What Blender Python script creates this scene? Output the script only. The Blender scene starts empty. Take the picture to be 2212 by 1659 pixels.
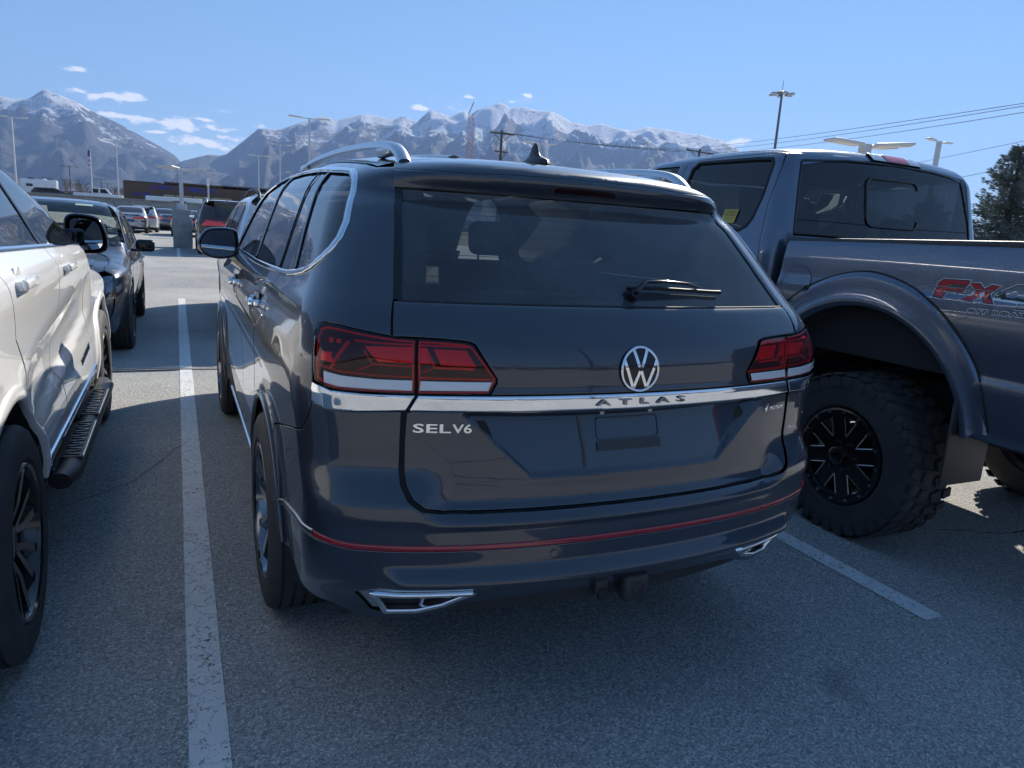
import bpy, bmesh, math, random
import numpy as np
from mathutils import Vector, Matrix, noise
from mathutils.geometry import delaunay_2d_cdt
random.seed(7); rng=np.random.RandomState(7)
R=math.radians; PI=math.pi
scene=bpy.context.scene; COL=scene.collection
# ---------------------------------------------------------------- camera
cd=bpy.data.cameras.new('camera'); cam=bpy.data.objects.new('camera',cd); COL.objects.link(cam)
cam.location=(-1.24523,-1.71357,1.49886)
def _camrot(yaw,pitch,roll):
    cy,sy,cp,sp=math.cos(yaw),math.sin(yaw),math.cos(pitch),math.sin(pitch)
    f=Vector((sy*cp,cy*cp,-sp)); r=Vector((cy,-sy,0)); u=r.cross(f); cr,sr=math.cos(roll),math.sin(roll)
    r2=cr*r+sr*u; u2=-sr*r+cr*u
    return Matrix((r2,u2,-f)).transposed().to_euler()
cam.rotation_euler=_camrot(.438806,.210716,.0619264)
cd.sensor_fit='HORIZONTAL'; cd.sensor_width=36; cd.lens=36*1559.08/2212; cd.clip_start=.05; cd.clip_end=30000
scene.camera=cam
# ---------------------------------------------------------------- light
SUN_AZ,SUN_EL=R(49),R(32)
w=bpy.data.worlds.new("World"); scene.world=w; w.use_nodes=True
nt=w.node_tree; bg=nt.nodes['Background']; sky=nt.nodes.new('ShaderNodeTexSky'); sky.sky_type='NISHITA'
sky.sun_disc=False; sky.sun_elevation=SUN_EL; sky.sun_rotation=SUN_AZ; sky.altitude=1400; sky.air_density=.8; sky.dust_density=0; sky.ozone_density=4
ga=nt.nodes.new('ShaderNodeGamma'); ga.inputs[1].default_value=.55; hs=nt.nodes.new('ShaderNodeHueSaturation'); hs.inputs['Saturation'].default_value=1.42
nt.links.new(sky.outputs[0],ga.inputs[0]); nt.links.new(ga.outputs[0],hs.inputs['Color']); nt.links.new(hs.outputs[0],bg.inputs[0]); bg.inputs[1].default_value=.085
sl=bpy.data.lights.new('sun','SUN'); sun=bpy.data.objects.new('sun',sl); COL.objects.link(sun)
sl.energy=2.25; sl.angle=R(.53); sl.color=(1,.93,.82)
sd=Vector((math.sin(SUN_AZ)*math.cos(SUN_EL),math.cos(SUN_AZ)*math.cos(SUN_EL),math.sin(SUN_EL)))
sun.rotation_euler=sd.to_track_quat('Z','Y').to_euler(); sun.location=(30,30,60)
scene.view_settings.view_transform='Standard'; scene.view_settings.look='None'; scene.view_settings.gamma=1; scene.view_settings.use_curve_mapping=False
scene.view_settings.exposure=1.85
scene.cycles.max_bounces=10; scene.cycles.glossy_bounces=5; scene.cycles.transmission_bounces=6; scene.cycles.transparent_max_bounces=24
scene.cycles.sample_clamp_indirect=6; scene.cycles.caustics_reflective=False; scene.cycles.caustics_refractive=False
# small cumulus clouds low in the north, part of the sky: soft patches broken up by noise
CL=[(-5.53,8.31,.55,.28),(-3.9,6.85,1.15,.30),(-2.15,7.05,1.0,.34),(-3.1,5.80,1.6,.28),(.3,5.62,2.7,.42),(3.48,6.85,.8,.22),(5.5,6.15,.9,.30),(1.3,4.55,2.4,.42),(3.9,5.05,1.1,.34),(16.8,8.40,.75,.26),(19.5,8.62,1.2,.42),(20.47,9.36,.5,.20),(25.08,9.78,.45,.18),(24.2,9.25,1.0,.26),(40.9,7.10,1.2,.38),(-6.0,7.0,.9,.24),(-1.0,5.0,.7,.15),(2.0,6.1,.6,.16)]
def N_(k,**kw):
    n=nt.nodes.new(k)
    for a,b in kw.items():
        if a in n.inputs.keys(): n.inputs[a].default_value=b
        else: setattr(n,a,b)
    return n
def M_(op,a,b=None,c=None,clamp=False):
    n=N_('ShaderNodeMath',operation=op,use_clamp=clamp)
    for i,v in enumerate((a,b,c)):
        if v is None: continue
        if isinstance(v,(int,float)): n.inputs[i].default_value=v
        else: nt.links.new(v,n.inputs[i])
    return n.outputs[0]
tcw=N_('ShaderNodeTexCoord'); sxw=N_('ShaderNodeSeparateXYZ'); nt.links.new(tcw.outputs['Generated'],sxw.inputs[0])
azn=M_('MULTIPLY',M_('ARCTAN2',sxw.outputs[0],sxw.outputs[1]),180/PI); eln=M_('MULTIPLY',M_('ARCSINE',sxw.outputs[2]),180/PI)
acc=None
for (a,e,w_,h_) in CL:
    dx=M_('DIVIDE',M_('SUBTRACT',azn,a),w_*1.3); dy=M_('DIVIDE',M_('SUBTRACT',eln,e),h_)
    q=M_('EXPONENT',M_('MULTIPLY',M_('ADD',M_('MULTIPLY',dx,dx),M_('MULTIPLY',dy,dy)),-1.1)); acc=q if acc is None else M_('MAXIMUM',acc,q)
cn=N_('ShaderNodeTexNoise',Scale=38.,Detail=10.,Roughness=.58); mpw=N_('ShaderNodeMapping'); mpw.inputs['Scale'].default_value=(1,1,2.3); nt.links.new(tcw.outputs['Generated'],mpw.inputs[0]); nt.links.new(mpw.outputs[0],cn.inputs['Vector'])
dens=M_('ADD',acc,M_('MULTIPLY',M_('SUBTRACT',cn.outputs[0],.5),3.6)); cmask=N_('ShaderNodeMapRange'); cmask.interpolation_type='SMOOTHSTEP'; cmask.inputs[1].default_value=.45; cmask.inputs[2].default_value=.95; cmask.inputs[4].default_value=.95; nt.links.new(dens,cmask.inputs[0])
gatec=M_('MULTIPLY',cmask.outputs[0],M_('GREATER_THAN',acc,.04))
ccol=N_('ShaderNodeValToRGB'); ccol.color_ramp.elements[0].position=.55; ccol.color_ramp.elements[0].color=(2.6,3.0,3.7,1); ccol.color_ramp.elements[1].position=1.1 if 0 else .98; ccol.color_ramp.elements[1].color=(4.3,4.2,4.1,1); nt.links.new(dens,ccol.inputs[0])
mxw=N_('ShaderNodeMixRGB'); nt.links.new(gatec,mxw.inputs[0]); nt.links.new(hs.outputs[0],mxw.inputs[1]); nt.links.new(ccol.outputs[0],mxw.inputs[2]); nt.links.new(mxw.outputs[0],bg.inputs[0])
# ---------------------------------------------------------------- materials
def nd(t,k,**kw):
    n=t.nodes.new(k)
    for a,b in kw.items():
        if a in n.inputs.keys(): n.inputs[a].default_value=b
        else: setattr(n,a,b)
    return n
def mat(name,c,rough=.5,metal=0,coat=0,spec=.5,noise_=0,nscale=20,bump=0,bscale=80,dirt=0,c2=None,emit=None,coord='Object',cr=.03,ior=1.5):
    m=bpy.data.materials.new(name); m.use_nodes=True; t=m.node_tree; b=t.nodes['Principled BSDF']
    b.inputs['Base Color'].default_value=(*c,1); b.inputs['Roughness'].default_value=rough; b.inputs['Metallic'].default_value=metal
    b.inputs['Coat Weight'].default_value=coat; b.inputs['Coat Roughness'].default_value=cr; b.inputs['Specular IOR Level'].default_value=spec; b.inputs['IOR'].default_value=ior
    tc=nd(t,'ShaderNodeTexCoord')
    if noise_ or c2:
        n=nd(t,'ShaderNodeTexNoise',Scale=nscale,Detail=8,Roughness=.6); t.links.new(tc.outputs[coord],n.inputs['Vector'])
        r=nd(t,'ShaderNodeValToRGB'); r.color_ramp.elements[0].position=.3; r.color_ramp.elements[1].position=.7
        k=noise_; r.color_ramp.elements[0].color=(*[x*(1-k) for x in c],1); r.color_ramp.elements[1].color=(*(c2 or [min(1,x*(1+k)) for x in c]),1)
        t.links.new(n.outputs[0],r.inputs[0]); t.links.new(r.outputs[0],b.inputs['Base Color'])
    if bump:
        n=nd(t,'ShaderNodeTexNoise',Scale=bscale,Detail=6,Roughness=.6); t.links.new(tc.outputs[coord],n.inputs['Vector'])
        bu=nd(t,'ShaderNodeBump',Strength=bump,Distance=.01); t.links.new(n.outputs[0],bu.inputs['Height']); t.links.new(bu.outputs[0],b.inputs['Normal'])
    if dirt:
        n=nd(t,'ShaderNodeTexNoise',Scale=6,Detail=10,Roughness=.7); t.links.new(tc.outputs[coord],n.inputs['Vector'])
        mr=nd(t,'ShaderNodeMapRange'); mr.inputs[1].default_value=.35; mr.inputs[2].default_value=.75; mr.inputs[3].default_value=cr; mr.inputs[4].default_value=cr+dirt
        t.links.new(n.outputs[0],mr.inputs[0]); t.links.new(mr.outputs[0],b.inputs['Coat Roughness'])
    if emit: b.inputs['Emission Color'].default_value=(*emit[:3],1); b.inputs['Emission Strength'].default_value=emit[3]
    return m
def paint(name,c,metal=0.,rough=.35,dust=.10,flake=0,cior=1.55):
    """car paint: base under a clear coat, with a thin film of pale road dust"""
    m=mat(name,c,rough=rough,metal=metal,coat=1,cr=.012,spec=.4); t=m.node_tree; b=t.nodes['Principled BSDF']; b.inputs['Coat IOR'].default_value=cior
    tc=nd(t,'ShaderNodeTexCoord'); n=nd(t,'ShaderNodeTexNoise',Scale=3.5,Detail=12,Roughness=.72); t.links.new(tc.outputs['Object'],n.inputs['Vector'])
    mr=nd(t,'ShaderNodeMapRange'); mr.inputs[1].default_value=.35; mr.inputs[2].default_value=.8; mr.inputs[3].default_value=.02; mr.inputs[4].default_value=dust
    t.links.new(n.outputs[0],mr.inputs[0])
    # heavier low down, where the wheels throw it
    g=nd(t,'ShaderNodeNewGeometry'); sx=nd(t,'ShaderNodeSeparateXYZ'); t.links.new(g.outputs['Position'],sx.inputs[0])
    lo=nd(t,'ShaderNodeMapRange'); lo.inputs[1].default_value=.75; lo.inputs[2].default_value=.25; lo.inputs[3].default_value=0; lo.inputs[4].default_value=dust*1.4; t.links.new(sx.outputs[2],lo.inputs[0])
    n2=nd(t,'ShaderNodeTexNoise',Scale=14,Detail=10,Roughness=.7); t.links.new(tc.outputs['Object'],n2.inputs['Vector'])
    mu=nd(t,'ShaderNodeMath',operation='MULTIPLY'); t.links.new(lo.outputs[0],mu.inputs[0]); t.links.new(n2.outputs[0],mu.inputs[1])
    ad=nd(t,'ShaderNodeMath',operation='ADD'); t.links.new(mr.outputs[0],ad.inputs[0]); t.links.new(mu.outputs[0],ad.inputs[1])
    df=nd(t,'ShaderNodeBsdfDiffuse'); df.inputs[0].default_value=(.36,.36,.36,1)
    mx=nd(t,'ShaderNodeMixShader'); t.links.new(ad.outputs[0],mx.inputs[0]); t.links.new(b.outputs[0],mx.inputs[1]); t.links.new(df.outputs[0],mx.inputs[2])
    t.links.new(mx.outputs[0],t.nodes['Material Output'].inputs[0])
    if flake:
        v=nd(t,'ShaderNodeTexVoronoi',Scale=900.); t.links.new(tc.outputs['Object'],v.inputs['Vector'])
        hs=nd(t,'ShaderNodeMixRGB'); hs.inputs[0].default_value=flake; hs.inputs[1].default_value=(*c,1); t.links.new(v.outputs['Color'],hs.inputs[2]); 
        vm=nd(t,'ShaderNodeMixRGB',blend_type='MULTIPLY'); vm.inputs[0].default_value=1; vm.inputs[2].default_value=(*[x*2 for x in c],1)
        t.links.new(v.outputs['Color'],vm.inputs[1]); hs.inputs[1].default_value=(*c,1); t.links.new(vm.outputs[0],hs.inputs[2]); t.links.new(hs.outputs[0],b.inputs['Base Color'])
    return m
def glass(name,tint,rough=.0,film=.02,ior=1.52,boost=1.0):
    m=bpy.data.materials.new(name); m.use_nodes=True; t=m.node_tree; t.nodes.remove(t.nodes['Principled BSDF']); o=t.nodes['Material Output']
    tr=nd(t,'ShaderNodeBsdfTransparent'); tr.inputs[0].default_value=(*tint,1); gl=nd(t,'ShaderNodeBsdfGlossy'); gl.inputs[0].default_value=(1,1,1,1); gl.inputs['Roughness'].default_value=rough
    fr=nd(t,'ShaderNodeFresnel',IOR=ior); mu=nd(t,'ShaderNodeMath',operation='MULTIPLY',use_clamp=True); mu.inputs[1].default_value=boost; t.links.new(fr.outputs[0],mu.inputs[0])
    mx=nd(t,'ShaderNodeMixShader'); t.links.new(mu.outputs[0],mx.inputs[0]); t.links.new(tr.outputs[0],mx.inputs[1]); t.links.new(gl.outputs[0],mx.inputs[2])
    df=nd(t,'ShaderNodeBsdfDiffuse'); df.inputs[0].default_value=(.36,.40,.44,1); tc=nd(t,'ShaderNodeTexCoord'); n=nd(t,'ShaderNodeTexNoise',Scale=3.,Detail=10,Roughness=.75); t.links.new(tc.outputs['Object'],n.inputs['Vector'])
    mr=nd(t,'ShaderNodeMapRange'); mr.inputs[1].default_value=.3; mr.inputs[2].default_value=.8; mr.inputs[3].default_value=film*.4; mr.inputs[4].default_value=film*1.8; t.links.new(n.outputs[0],mr.inputs[0])
    m2=nd(t,'ShaderNodeMixShader'); t.links.new(mr.outputs[0],m2.inputs[0]); t.links.new(mx.outputs[0],m2.inputs[1]); t.links.new(df.outputs[0],m2.inputs[2]); t.links.new(m2.outputs[0],o.inputs[0])
    return m
BLACK=paint('black_blue_pearl_paint',(.008,.017,.034),metal=.0,dust=.016,cior=1.62); WHITE=paint('white_car_paint',(.80,.80,.79),dust=.02,rough=.4)
GREYT=paint('magnetic_grey_paint',(.115,.150,.21),metal=.65,rough=.33,dust=.03,flake=.5); GREYS=paint('dark_grey_metallic_paint',(.075,.08,.105),metal=.7,rough=.3,dust=.03,flake=.4)
SILVER=paint('silver_paint',(.42,.44,.47),metal=.7,rough=.35); MAROON=paint('dark_brown_red_paint',(.035,.018,.02),metal=.3)
PLAST=mat('black_plastic',(.035,.035,.037),rough=.45,bump=.15,bscale=400); TRIM=mat('gloss_black_trim',(.006,.006,.007),rough=.15); SEAL=mat('rubber_seal',(.008,.008,.009),rough=.6)
CHROME=mat('chrome',(.85,.86,.88),rough=.05,metal=1); SATIN=mat('satin_aluminium',(.62,.64,.67),rough=.28,metal=1); DKCHROME=mat('dark_chrome',(.20,.21,.23),rough=.12,metal=1)
LINER=mat('body_liner',(.035,.035,.037),rough=.9); CLOTH=mat('seat_cloth',(.03,.03,.032),rough=.9,bump=.2,bscale=300); CABIN=mat('cabin_trim',(.02,.02,.021),rough=.8)
GLASSD=glass('privacy_glass',(.12,.14,.15),film=.06); GLASSC=glass('clear_car_glass',(.62,.72,.68),film=.02); GLASSR=glass('tinted_rear_glass',(.20,.25,.26),film=.13)
MIRR=mat('mirror_glass',(.55,.60,.66),rough=.01,metal=1)
REDL=glass('red_lamp_lens',(1,.20,.22),film=.0,ior=1.5); CLRL=glass('clear_lamp_lens',(.93,.93,.93),film=.0,ior=1.5)
REDI=mat('red_reflector',(.95,.06,.07),rough=.25,coat=1); REDD=mat('dark_red_housing',(.62,.05,.08),rough=.3); REDB=mat('bright_red_light_bar',(.95,.05,.05),rough=.3)
WHL=mat('white_lens_prism',(.70,.72,.75),rough=.2,coat=1,bump=.5,bscale=60); REFL=mat('red_reflex_strip',(.30,.008,.02),rough=.12,coat=1); AMBER=mat('amber_reflector',(.85,.20,.02),rough=.2,coat=1)
TYRE=mat('tyre_rubber',(.045,.045,.047),rough=.72,bump=.25,bscale=120,noise_=.25,nscale=9); RIMB=mat('gloss_black_rim',(.010,.010,.011),rough=.18,coat=.6)
RIMS=mat('machined_rim',(.60,.61,.63),rough=.22,metal=1); BRAKE=mat('brake_disc',(.25,.24,.23),rough=.35,metal=1); BOLT=mat('bolt_steel',(.35,.35,.36),rough=.35,metal=1)
WHITEP=mat('white_print',(.8,.8,.8),rough=.3); REDP=mat('red_print',(.55,.015,.03),rough=.25,coat=.5); BLKP=mat('black_print',(.01,.01,.012),rough=.3); YELP=mat('yellow_paper',(.80,.60,.12),rough=.6); MAGP=mat('dark_red_ink',(.30,.01,.03),rough=.6)
GALV=mat('galvanised_pole',(.42,.43,.44),rough=.45,metal=.3,noise_=.1); WPOLE=mat('white_lamp_paint',(.62,.63,.63),rough=.4); WOOD=mat('weathered_pole_wood',(.10,.075,.055),rough=.9,noise_=.3); WIRE=mat('wire_aluminium',(.12,.12,.13),rough=.5)
LAMPG=mat('lamp_panel_glass',(.75,.72,.62),rough=.3)
# ---------------------------------------------------------------- objects
def tag(o,label=None,cat=None,group=None,kind=None):
    if label: o['label']=label
    if cat: o['category']=cat
    if group: o['group']=group
    if kind: o['kind']=kind
    return o
def empty(name,label,cat,loc=(0,0,0),rz=0,group=None,kind=None):
    o=bpy.data.objects.new(name,None); COL.objects.link(o); o.location=loc; o.rotation_euler=(0,0,rz); return tag(o,label,cat,group,kind)
def mk(name,V,F,m,parent=None,N=None,smooth=False,angle=None,label=None,loc=None):
    me=bpy.data.meshes.new(name); me.from_pydata([tuple(map(float,v)) for v in V],[],F); me.materials.append(m)
    if smooth or N is not None: me.polygons.foreach_set('use_smooth',[True]*len(me.polygons))
    if angle and N is None: me.set_sharp_from_angle(angle=R(angle))
    if N is not None: me.normals_split_custom_set_from_vertices([tuple(map(float,n)) for n in N])
    me.update(); o=bpy.data.objects.new(name,me); COL.objects.link(o)
    if parent: o.parent=parent
    if label: o['label']=label
    if loc is not None: o.location=loc
    return o
def copytree(o,parent=None,loc=None,rz=None,label=None):
    c=o.copy(); COL.objects.link(c); c.parent=parent
    if loc is not None: c.location=loc
    if rz is not None: c.rotation_euler=(0,0,rz)
    if label: c['label']=label
    for ch in o.children: copytree(ch,c)
    return c
class MB:
    """collects simple solids into one mesh"""
    def __init__(s): s.V=[]; s.F=[]
    def add(s,V,F): b=len(s.V); s.V+= [tuple(v) for v in V]; s.F+=[tuple(i+b for i in f) for f in F]; return s
    def box(s,c,d,rot=None,bev=0):
        bm=bmesh.new(); bmesh.ops.create_cube(bm,size=1); bmesh.ops.scale(bm,vec=d,verts=bm.verts)
        if bev: bmesh.ops.bevel(bm,geom=list(bm.edges),offset=bev,segments=3,affect='EDGES',profile=.5)
        M=(rot or Matrix()).to_4x4(); s.add([M@v.co+Vector(c) for v in bm.verts],[[v.index for v in f.verts] for f in bm.faces]); bm.free(); return s
    def tube(s,pts,r,n=10,cap=True,squash=1):
        pts=[Vector(p) for p in pts]; rs=r if hasattr(r,'__len__') else [r]*len(pts); V=[];F=[]
        for i,p in enumerate(pts):
            d=(pts[min(i+1,len(pts)-1)]-pts[max(i-1,0)]).normalized(); up=Vector((0,0,1)) if abs(d.z)<.95 else Vector((0,1,0))
            a=d.cross(up).normalized(); b=a.cross(d)
            for k in range(n): t=2*PI*k/n; V.append(p+rs[i]*(math.cos(t)*a+squash*math.sin(t)*b))
        for i in range(len(pts)-1):
            for k in range(n): F.append((i*n+k,i*n+(k+1)%n,(i+1)*n+(k+1)%n,(i+1)*n+k))
        if cap: F.append(tuple(range(n))[::-1]); F.append(tuple(range((len(pts)-1)*n,len(pts)*n)))
        return s.add(V,F)
    def lathe(s,prof,o=(0,0,0),ax='x',n=48,sgn=1):
        V=[];F=[]
        for (a,r) in prof:
            for k in range(n):
                t=2*PI*k/n; c,q=r*math.cos(t),r*math.sin(t)
                V.append((o[0]+a*sgn,o[1]+c,o[2]+q) if ax=='x' else (o[0]+c,o[1]+q,o[2]+a) if ax=='z' else (o[0]+c,o[1]+a,o[2]+q))
        for i in range(len(prof)-1):
            for k in range(n): F.append((i*n+k,i*n+(k+1)%n,(i+1)*n+(k+1)%n,(i+1)*n+k))
        return s.add(V,F)
    def prism(s,poly,f,t):
        """poly in 2D, f(u,v,w)->xyz, from w=0 to w=t"""
        n=len(poly); V=[f(u,v,0) for u,v in poly]+[f(u,v,t) for u,v in poly]
        F=[tuple(range(n))[::-1],tuple(range(n,2*n))]+[(i,(i+1)%n,n+(i+1)%n,n+i) for i in range(n)]
        return s.add(V,F)
    def build(s,name,m,parent=None,smooth=True,angle=35,label=None,loc=None):
        me=bpy.data.meshes.new(name); me.from_pydata(s.V,[],s.F); me.materials.append(m)
        bm=bmesh.new(); bm.from_mesh(me); bmesh.ops.recalc_face_normals(bm,faces=bm.faces); bm.to_mesh(me); bm.free()
        if smooth: me.polygons.foreach_set('use_smooth',[True]*len(me.polygons)); me.set_sharp_from_angle(angle=R(angle))
        o=bpy.data.objects.new(name,me); COL.objects.link(o)
        if parent: o.parent=parent
        if label: o['label']=label
        if loc is not None: o.location=loc
        return o
# ---------------------------------------------------------------- panels cut out of an implicit body
def inpoly(P,poly):
    x,y=P[:,0],P[:,1]; c=np.zeros(len(P),bool); n=len(poly); q=np.asarray(poly)
    for i in range(n):
        x1,y1=q[i-1]; x2,y2=q[i]
        m=((y1>y)!=(y2>y))
        with np.errstate(divide='ignore',invalid='ignore'): c^= m&(x<(x2-x1)*(y-y1)/(y2-y1+1e-30)+x1)
    return c
def densify(poly,h,closed=True):
    out=[]; n=len(poly)
    for i in range(n if closed else n-1):
        a=np.array(poly[i],float); b=np.array(poly[(i+1)%n],float); k=max(1,int(np.ceil(np.linalg.norm(b-a)/h)))
        out+= [a+(b-a)*j/k for j in range(k)]
    if not closed: out.append(np.array(poly[-1],float))
    return np.array(out)
def chaikin(p,it=2,closed=False):
    p=np.array(p,float)
    for _ in range(it):
        if closed: a,b=p,np.roll(p,-1,0); q=np.empty((2*len(p),p.shape[1])); q[0::2]=.75*a+.25*b; q[1::2]=.25*a+.75*b; p=q
        else:
            a,b=p[:-1],p[1:]; q=np.empty((2*len(a),p.shape[1])); q[0::2]=.75*a+.25*b; q[1::2]=.25*a+.75*b; p=np.vstack([p[:1],q,p[-1:]])
    return p
def tri_area(polys,h,eps,rows=(),extra=None):
    """constrained triangulation of polys[0] minus the rest; returns pts, tris, boundary loops"""
    loops=[]; P=[]; E=[]
    for q in polys:
        d=densify(q,h); b=len(P); loops.append(list(range(b,b+len(d)))); P+=list(d); E+=[(b+i,b+(i+1)%len(d)) for i in range(len(d))]
    B=np.array(P); lo,hi=B.min(0),B.max(0); nb=len(B)
    ys=list(np.arange(lo[1]+h*.5,hi[1],h*.87)); ys=[y for y in ys if all(abs(y-r)>h*.3 for r in rows)]+[r for r in rows if lo[1]<r<hi[1]]
    G=[]
    for k,y in enumerate(sorted(ys)): xs=np.arange(lo[0]+(h*.5 if k%2 else 0),hi[0],h); G.append(np.stack([xs,np.full(len(xs),y)],1))
    G=np.vstack(G) if G else np.zeros((0,2))
    if extra is not None and len(extra):
        d_=np.array([np.sqrt(((G[i:i+1]-extra)**2).sum(1).min()) for i in range(len(G))]); G=np.vstack([G[d_>h*.5],extra])
    def inside(X):
        m=inpoly(X,B[loops[0]])
        for l in loops[1:]: m&=~inpoly(X,B[l])
        return m
    def dist(X):
        out=np.full(len(X),9.)
        for i in range(0,len(X),4000): out[i:i+4000]=np.sqrt(((X[i:i+4000,None]-B[None])**2).sum(2).min(1))
        return out
    if len(G): G=G[inside(G)]
    if len(G): G=G[dist(G)>h*.45]
    R_=[]
    if eps:
        for l in loops:
            q=B[l]; t=np.roll(q,-1,0)-np.roll(q,1,0); t/=np.linalg.norm(t,axis=1,keepdims=True)+1e-9; nn=np.stack([-t[:,1],t[:,0]],1)
            for s_ in (1,-1):
                X=q+nn*eps*s_; X=X[inside(X)]
                if len(X): R_.append(X[dist(X)>eps*.8])
    A=np.vstack([B]+R_+([G] if len(G) else []))
    A=A+rng.uniform(-1e-6,1e-6,A.shape)*np.r_[np.zeros(nb),np.ones(len(A)-nb)][:,None]
    if rows:
        for r in rows:
            ix=np.where(np.abs(A[:,1]-r)<2e-6)[0]; ix=ix[ix>=nb+sum(len(q) for q in R_)]; ix=ix[np.argsort(A[ix,0])]
            for i,j in zip(ix[:-1],ix[1:]):
                if A[j,0]-A[i,0]<h*1.6: E.append((int(i),int(j)))
    vo,_,fo,ov,_,_=delaunay_2d_cdt([Vector(p) for p in A],E,[],0,1e-7)
    vo=np.array([(v.x,v.y) for v in vo]); T=np.array([f for f in fo if len(f)==3]); c=vo[T].mean(1); T=T[inside(c)]
    mp={}
    for i,src in enumerate(ov):
        for s_ in src: mp[s_]=i
    L=[[mp[i] for i in l if i in mp] for l in loops]
    return vo,T,L
SX={'Q':1.35,'T':1,'S':1,'R':1,'N':1,'FLAT':1}
def panel(surf,mode,poly,m,name,parent,h=.02,off=0,thick=.012,holes=(),mirror=False,rows=(),bev=.35,eps=.004,both=False,label=None,world=None,extra=None):
    sx=SX[mode]; ps=[np.array([(a*sx,b) for a,b in q],float) for q in [poly]+list(holes)]
    v,T,L=tri_area(ps,h,eps,rows,extra)
    if mode=='FLAT': P=np.c_[v,np.zeros(len(v))]; Nn=np.tile([0,0,1.],(len(v),1))
    else: P=surf.at(mode,v[:,0]/sx,v[:,1]); Nn=surf.normal(P)
    if off: P=P+Nn*off
    if world: P=world(P); 
    fn=np.cross(P[T[:,1]]-P[T[:,0]],P[T[:,2]]-P[T[:,0]]); sg=(fn*Nn[T[:,0]]).sum(1)
    if mode!='FLAT': T=np.where((sg<0)[:,None],T[:,::-1],T)
    V=[P]; NV=[Nn.copy()]; F=[tuple(t) for t in T]; base=len(P)
    for li,l in enumerate(L):
        l=np.array(l); tp=P[np.roll(l,-1)]-P[np.roll(l,1)]; tp/=np.linalg.norm(tp,axis=1,keepdims=True)+1e-9
        out=np.cross(tp,Nn[l]); ar=0; q=v[l]; ar=(q[:,0]*np.roll(q[:,1],-1)-np.roll(q[:,0],-1)*q[:,1]).sum()
        # outward: test by moving in surface
        cen=P[l].mean(0); 
        sgn=1
        # orientation via triangle adjacency: use signed area and map handedness
        e1=P[T[0][1]]-P[T[0][0]]; 
        hand=np.sign(np.dot(np.cross(*(lambda a,b:(a,b))(P[T[len(T)//2][1]]-P[T[len(T)//2][0]],P[T[len(T)//2][2]]-P[T[len(T)//2][0]])),Nn[T[len(T)//2][0]])) or 1
        t0=T[len(T)//2]; a2=v[t0[1]]-v[t0[0]]; b2=v[t0[2]]-v[t0[0]]; hp=np.sign(a2[0]*b2[1]-a2[1]*b2[0])*hand
        sgn=np.sign(ar)*hp*(1 if li==0 else -1); out=out*sgn
        NV[0][l]=Nn[l]+out*bev; 
        if thick:
            V+= [P[l],P[l]-Nn[l]*thick]; NV+=[out,out]; k=len(l)
            for i in range(k):
                j=(i+1)%k; f=(base+i,base+j,base+k+j,base+k+i); F.append(f if sgn>0 else f[::-1])
            base+=2*k
    V=np.vstack(V); NV=np.vstack(NV); NV/=np.linalg.norm(NV,axis=1,keepdims=True)+1e-9
    res=[]
    if not mirror=='only': res.append(mk(name,V,F,m,parent,N=NV,label=label))
    if mirror: res.append(mk(name,V*[-1,1,1],[f[::-1] for f in F],m,parent,N=NV*[-1,1,1],label=label))
    return res[0] if len(res)==1 else res
def ribbon(surf,mode,pts,wd,m,name,parent,ht=.006,off=0,closed=False,h=.02,mirror=False,prof=None,label=None,n_override=None):
    """a moulding that follows the body; width wd, height ht, rounded"""
    sx=SX[mode]; q=densify([(a*sx,b) for a,b in pts],h,closed); P=surf.at(mode,q[:,0]/sx,q[:,1]); N=surf.normal(P)
    return ribbon3(P,N,wd,m,name,parent,ht,off,closed,mirror,prof,label)
def ribbon3(P,N,wd,m,name,parent,ht=.006,off=0,closed=False,mirror=False,prof=None,label=None):
    P=np.asarray(P,float); N=np.asarray(N,float); P=P+N*off; n=len(P)
    if closed: t=np.roll(P,-1,0)-np.roll(P,1,0)
    else: t=np.gradient(P,axis=0)
    t/=np.linalg.norm(t,axis=1,keepdims=True)+1e-9; b=np.cross(N,t)
    prof=prof or [(-.5,-.6),(-.5,.45),(-.42,.85),(-.2,1),(.2,1),(.42,.85),(.5,.45),(.5,-.6)]
    wd=np.broadcast_to(wd,(n,)); V=[];F=[]; k=len(prof)
    for (a,c) in prof: V.append(P+b*(wd*a)[:,None]+N*(ht*c))
    V=np.stack(V,1).reshape(-1,3)
    for i in range(n if closed else n-1):
        for j in range(k-1): i2=(i+1)%n; F.append((i*k+j,i2*k+j,i2*k+j+1,i*k+j+1))
    if not closed: F+= [tuple(range(k)),tuple(range((n-1)*k,n*k))[::-1]]
    r=[]
    if mirror!='only': r.append(mk(name,V,F,m,parent,smooth=True,angle=50,label=label))
    if mirror: r.append(mk(name,V*[-1,1,1],[f[::-1] for f in F],m,parent,smooth=True,angle=50,label=label))
    return r[0] if len(r)==1 else r
def textmesh(txt,size=1,extrude=.0,bevel=0,space=1,shear=0,align='CENTER'):
    c=bpy.data.curves.new('t','FONT'); c.body=txt; c.size=size; c.extrude=extrude; c.bevel_depth=bevel; c.space_character=space; c.shear=shear; c.align_x=align; c.resolution_u=3
    o=bpy.data.objects.new('t',c); COL.objects.link(o); bpy.context.view_layer.update(); me=bpy.data.meshes.new_from_object(o)
    V=np.array([v.co[:] for v in me.vertices]); F=[tuple(p.vertices) for p in me.polygons]; bpy.data.objects.remove(o); bpy.data.curves.remove(c); bpy.data.meshes.remove(me); return V,F
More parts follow.
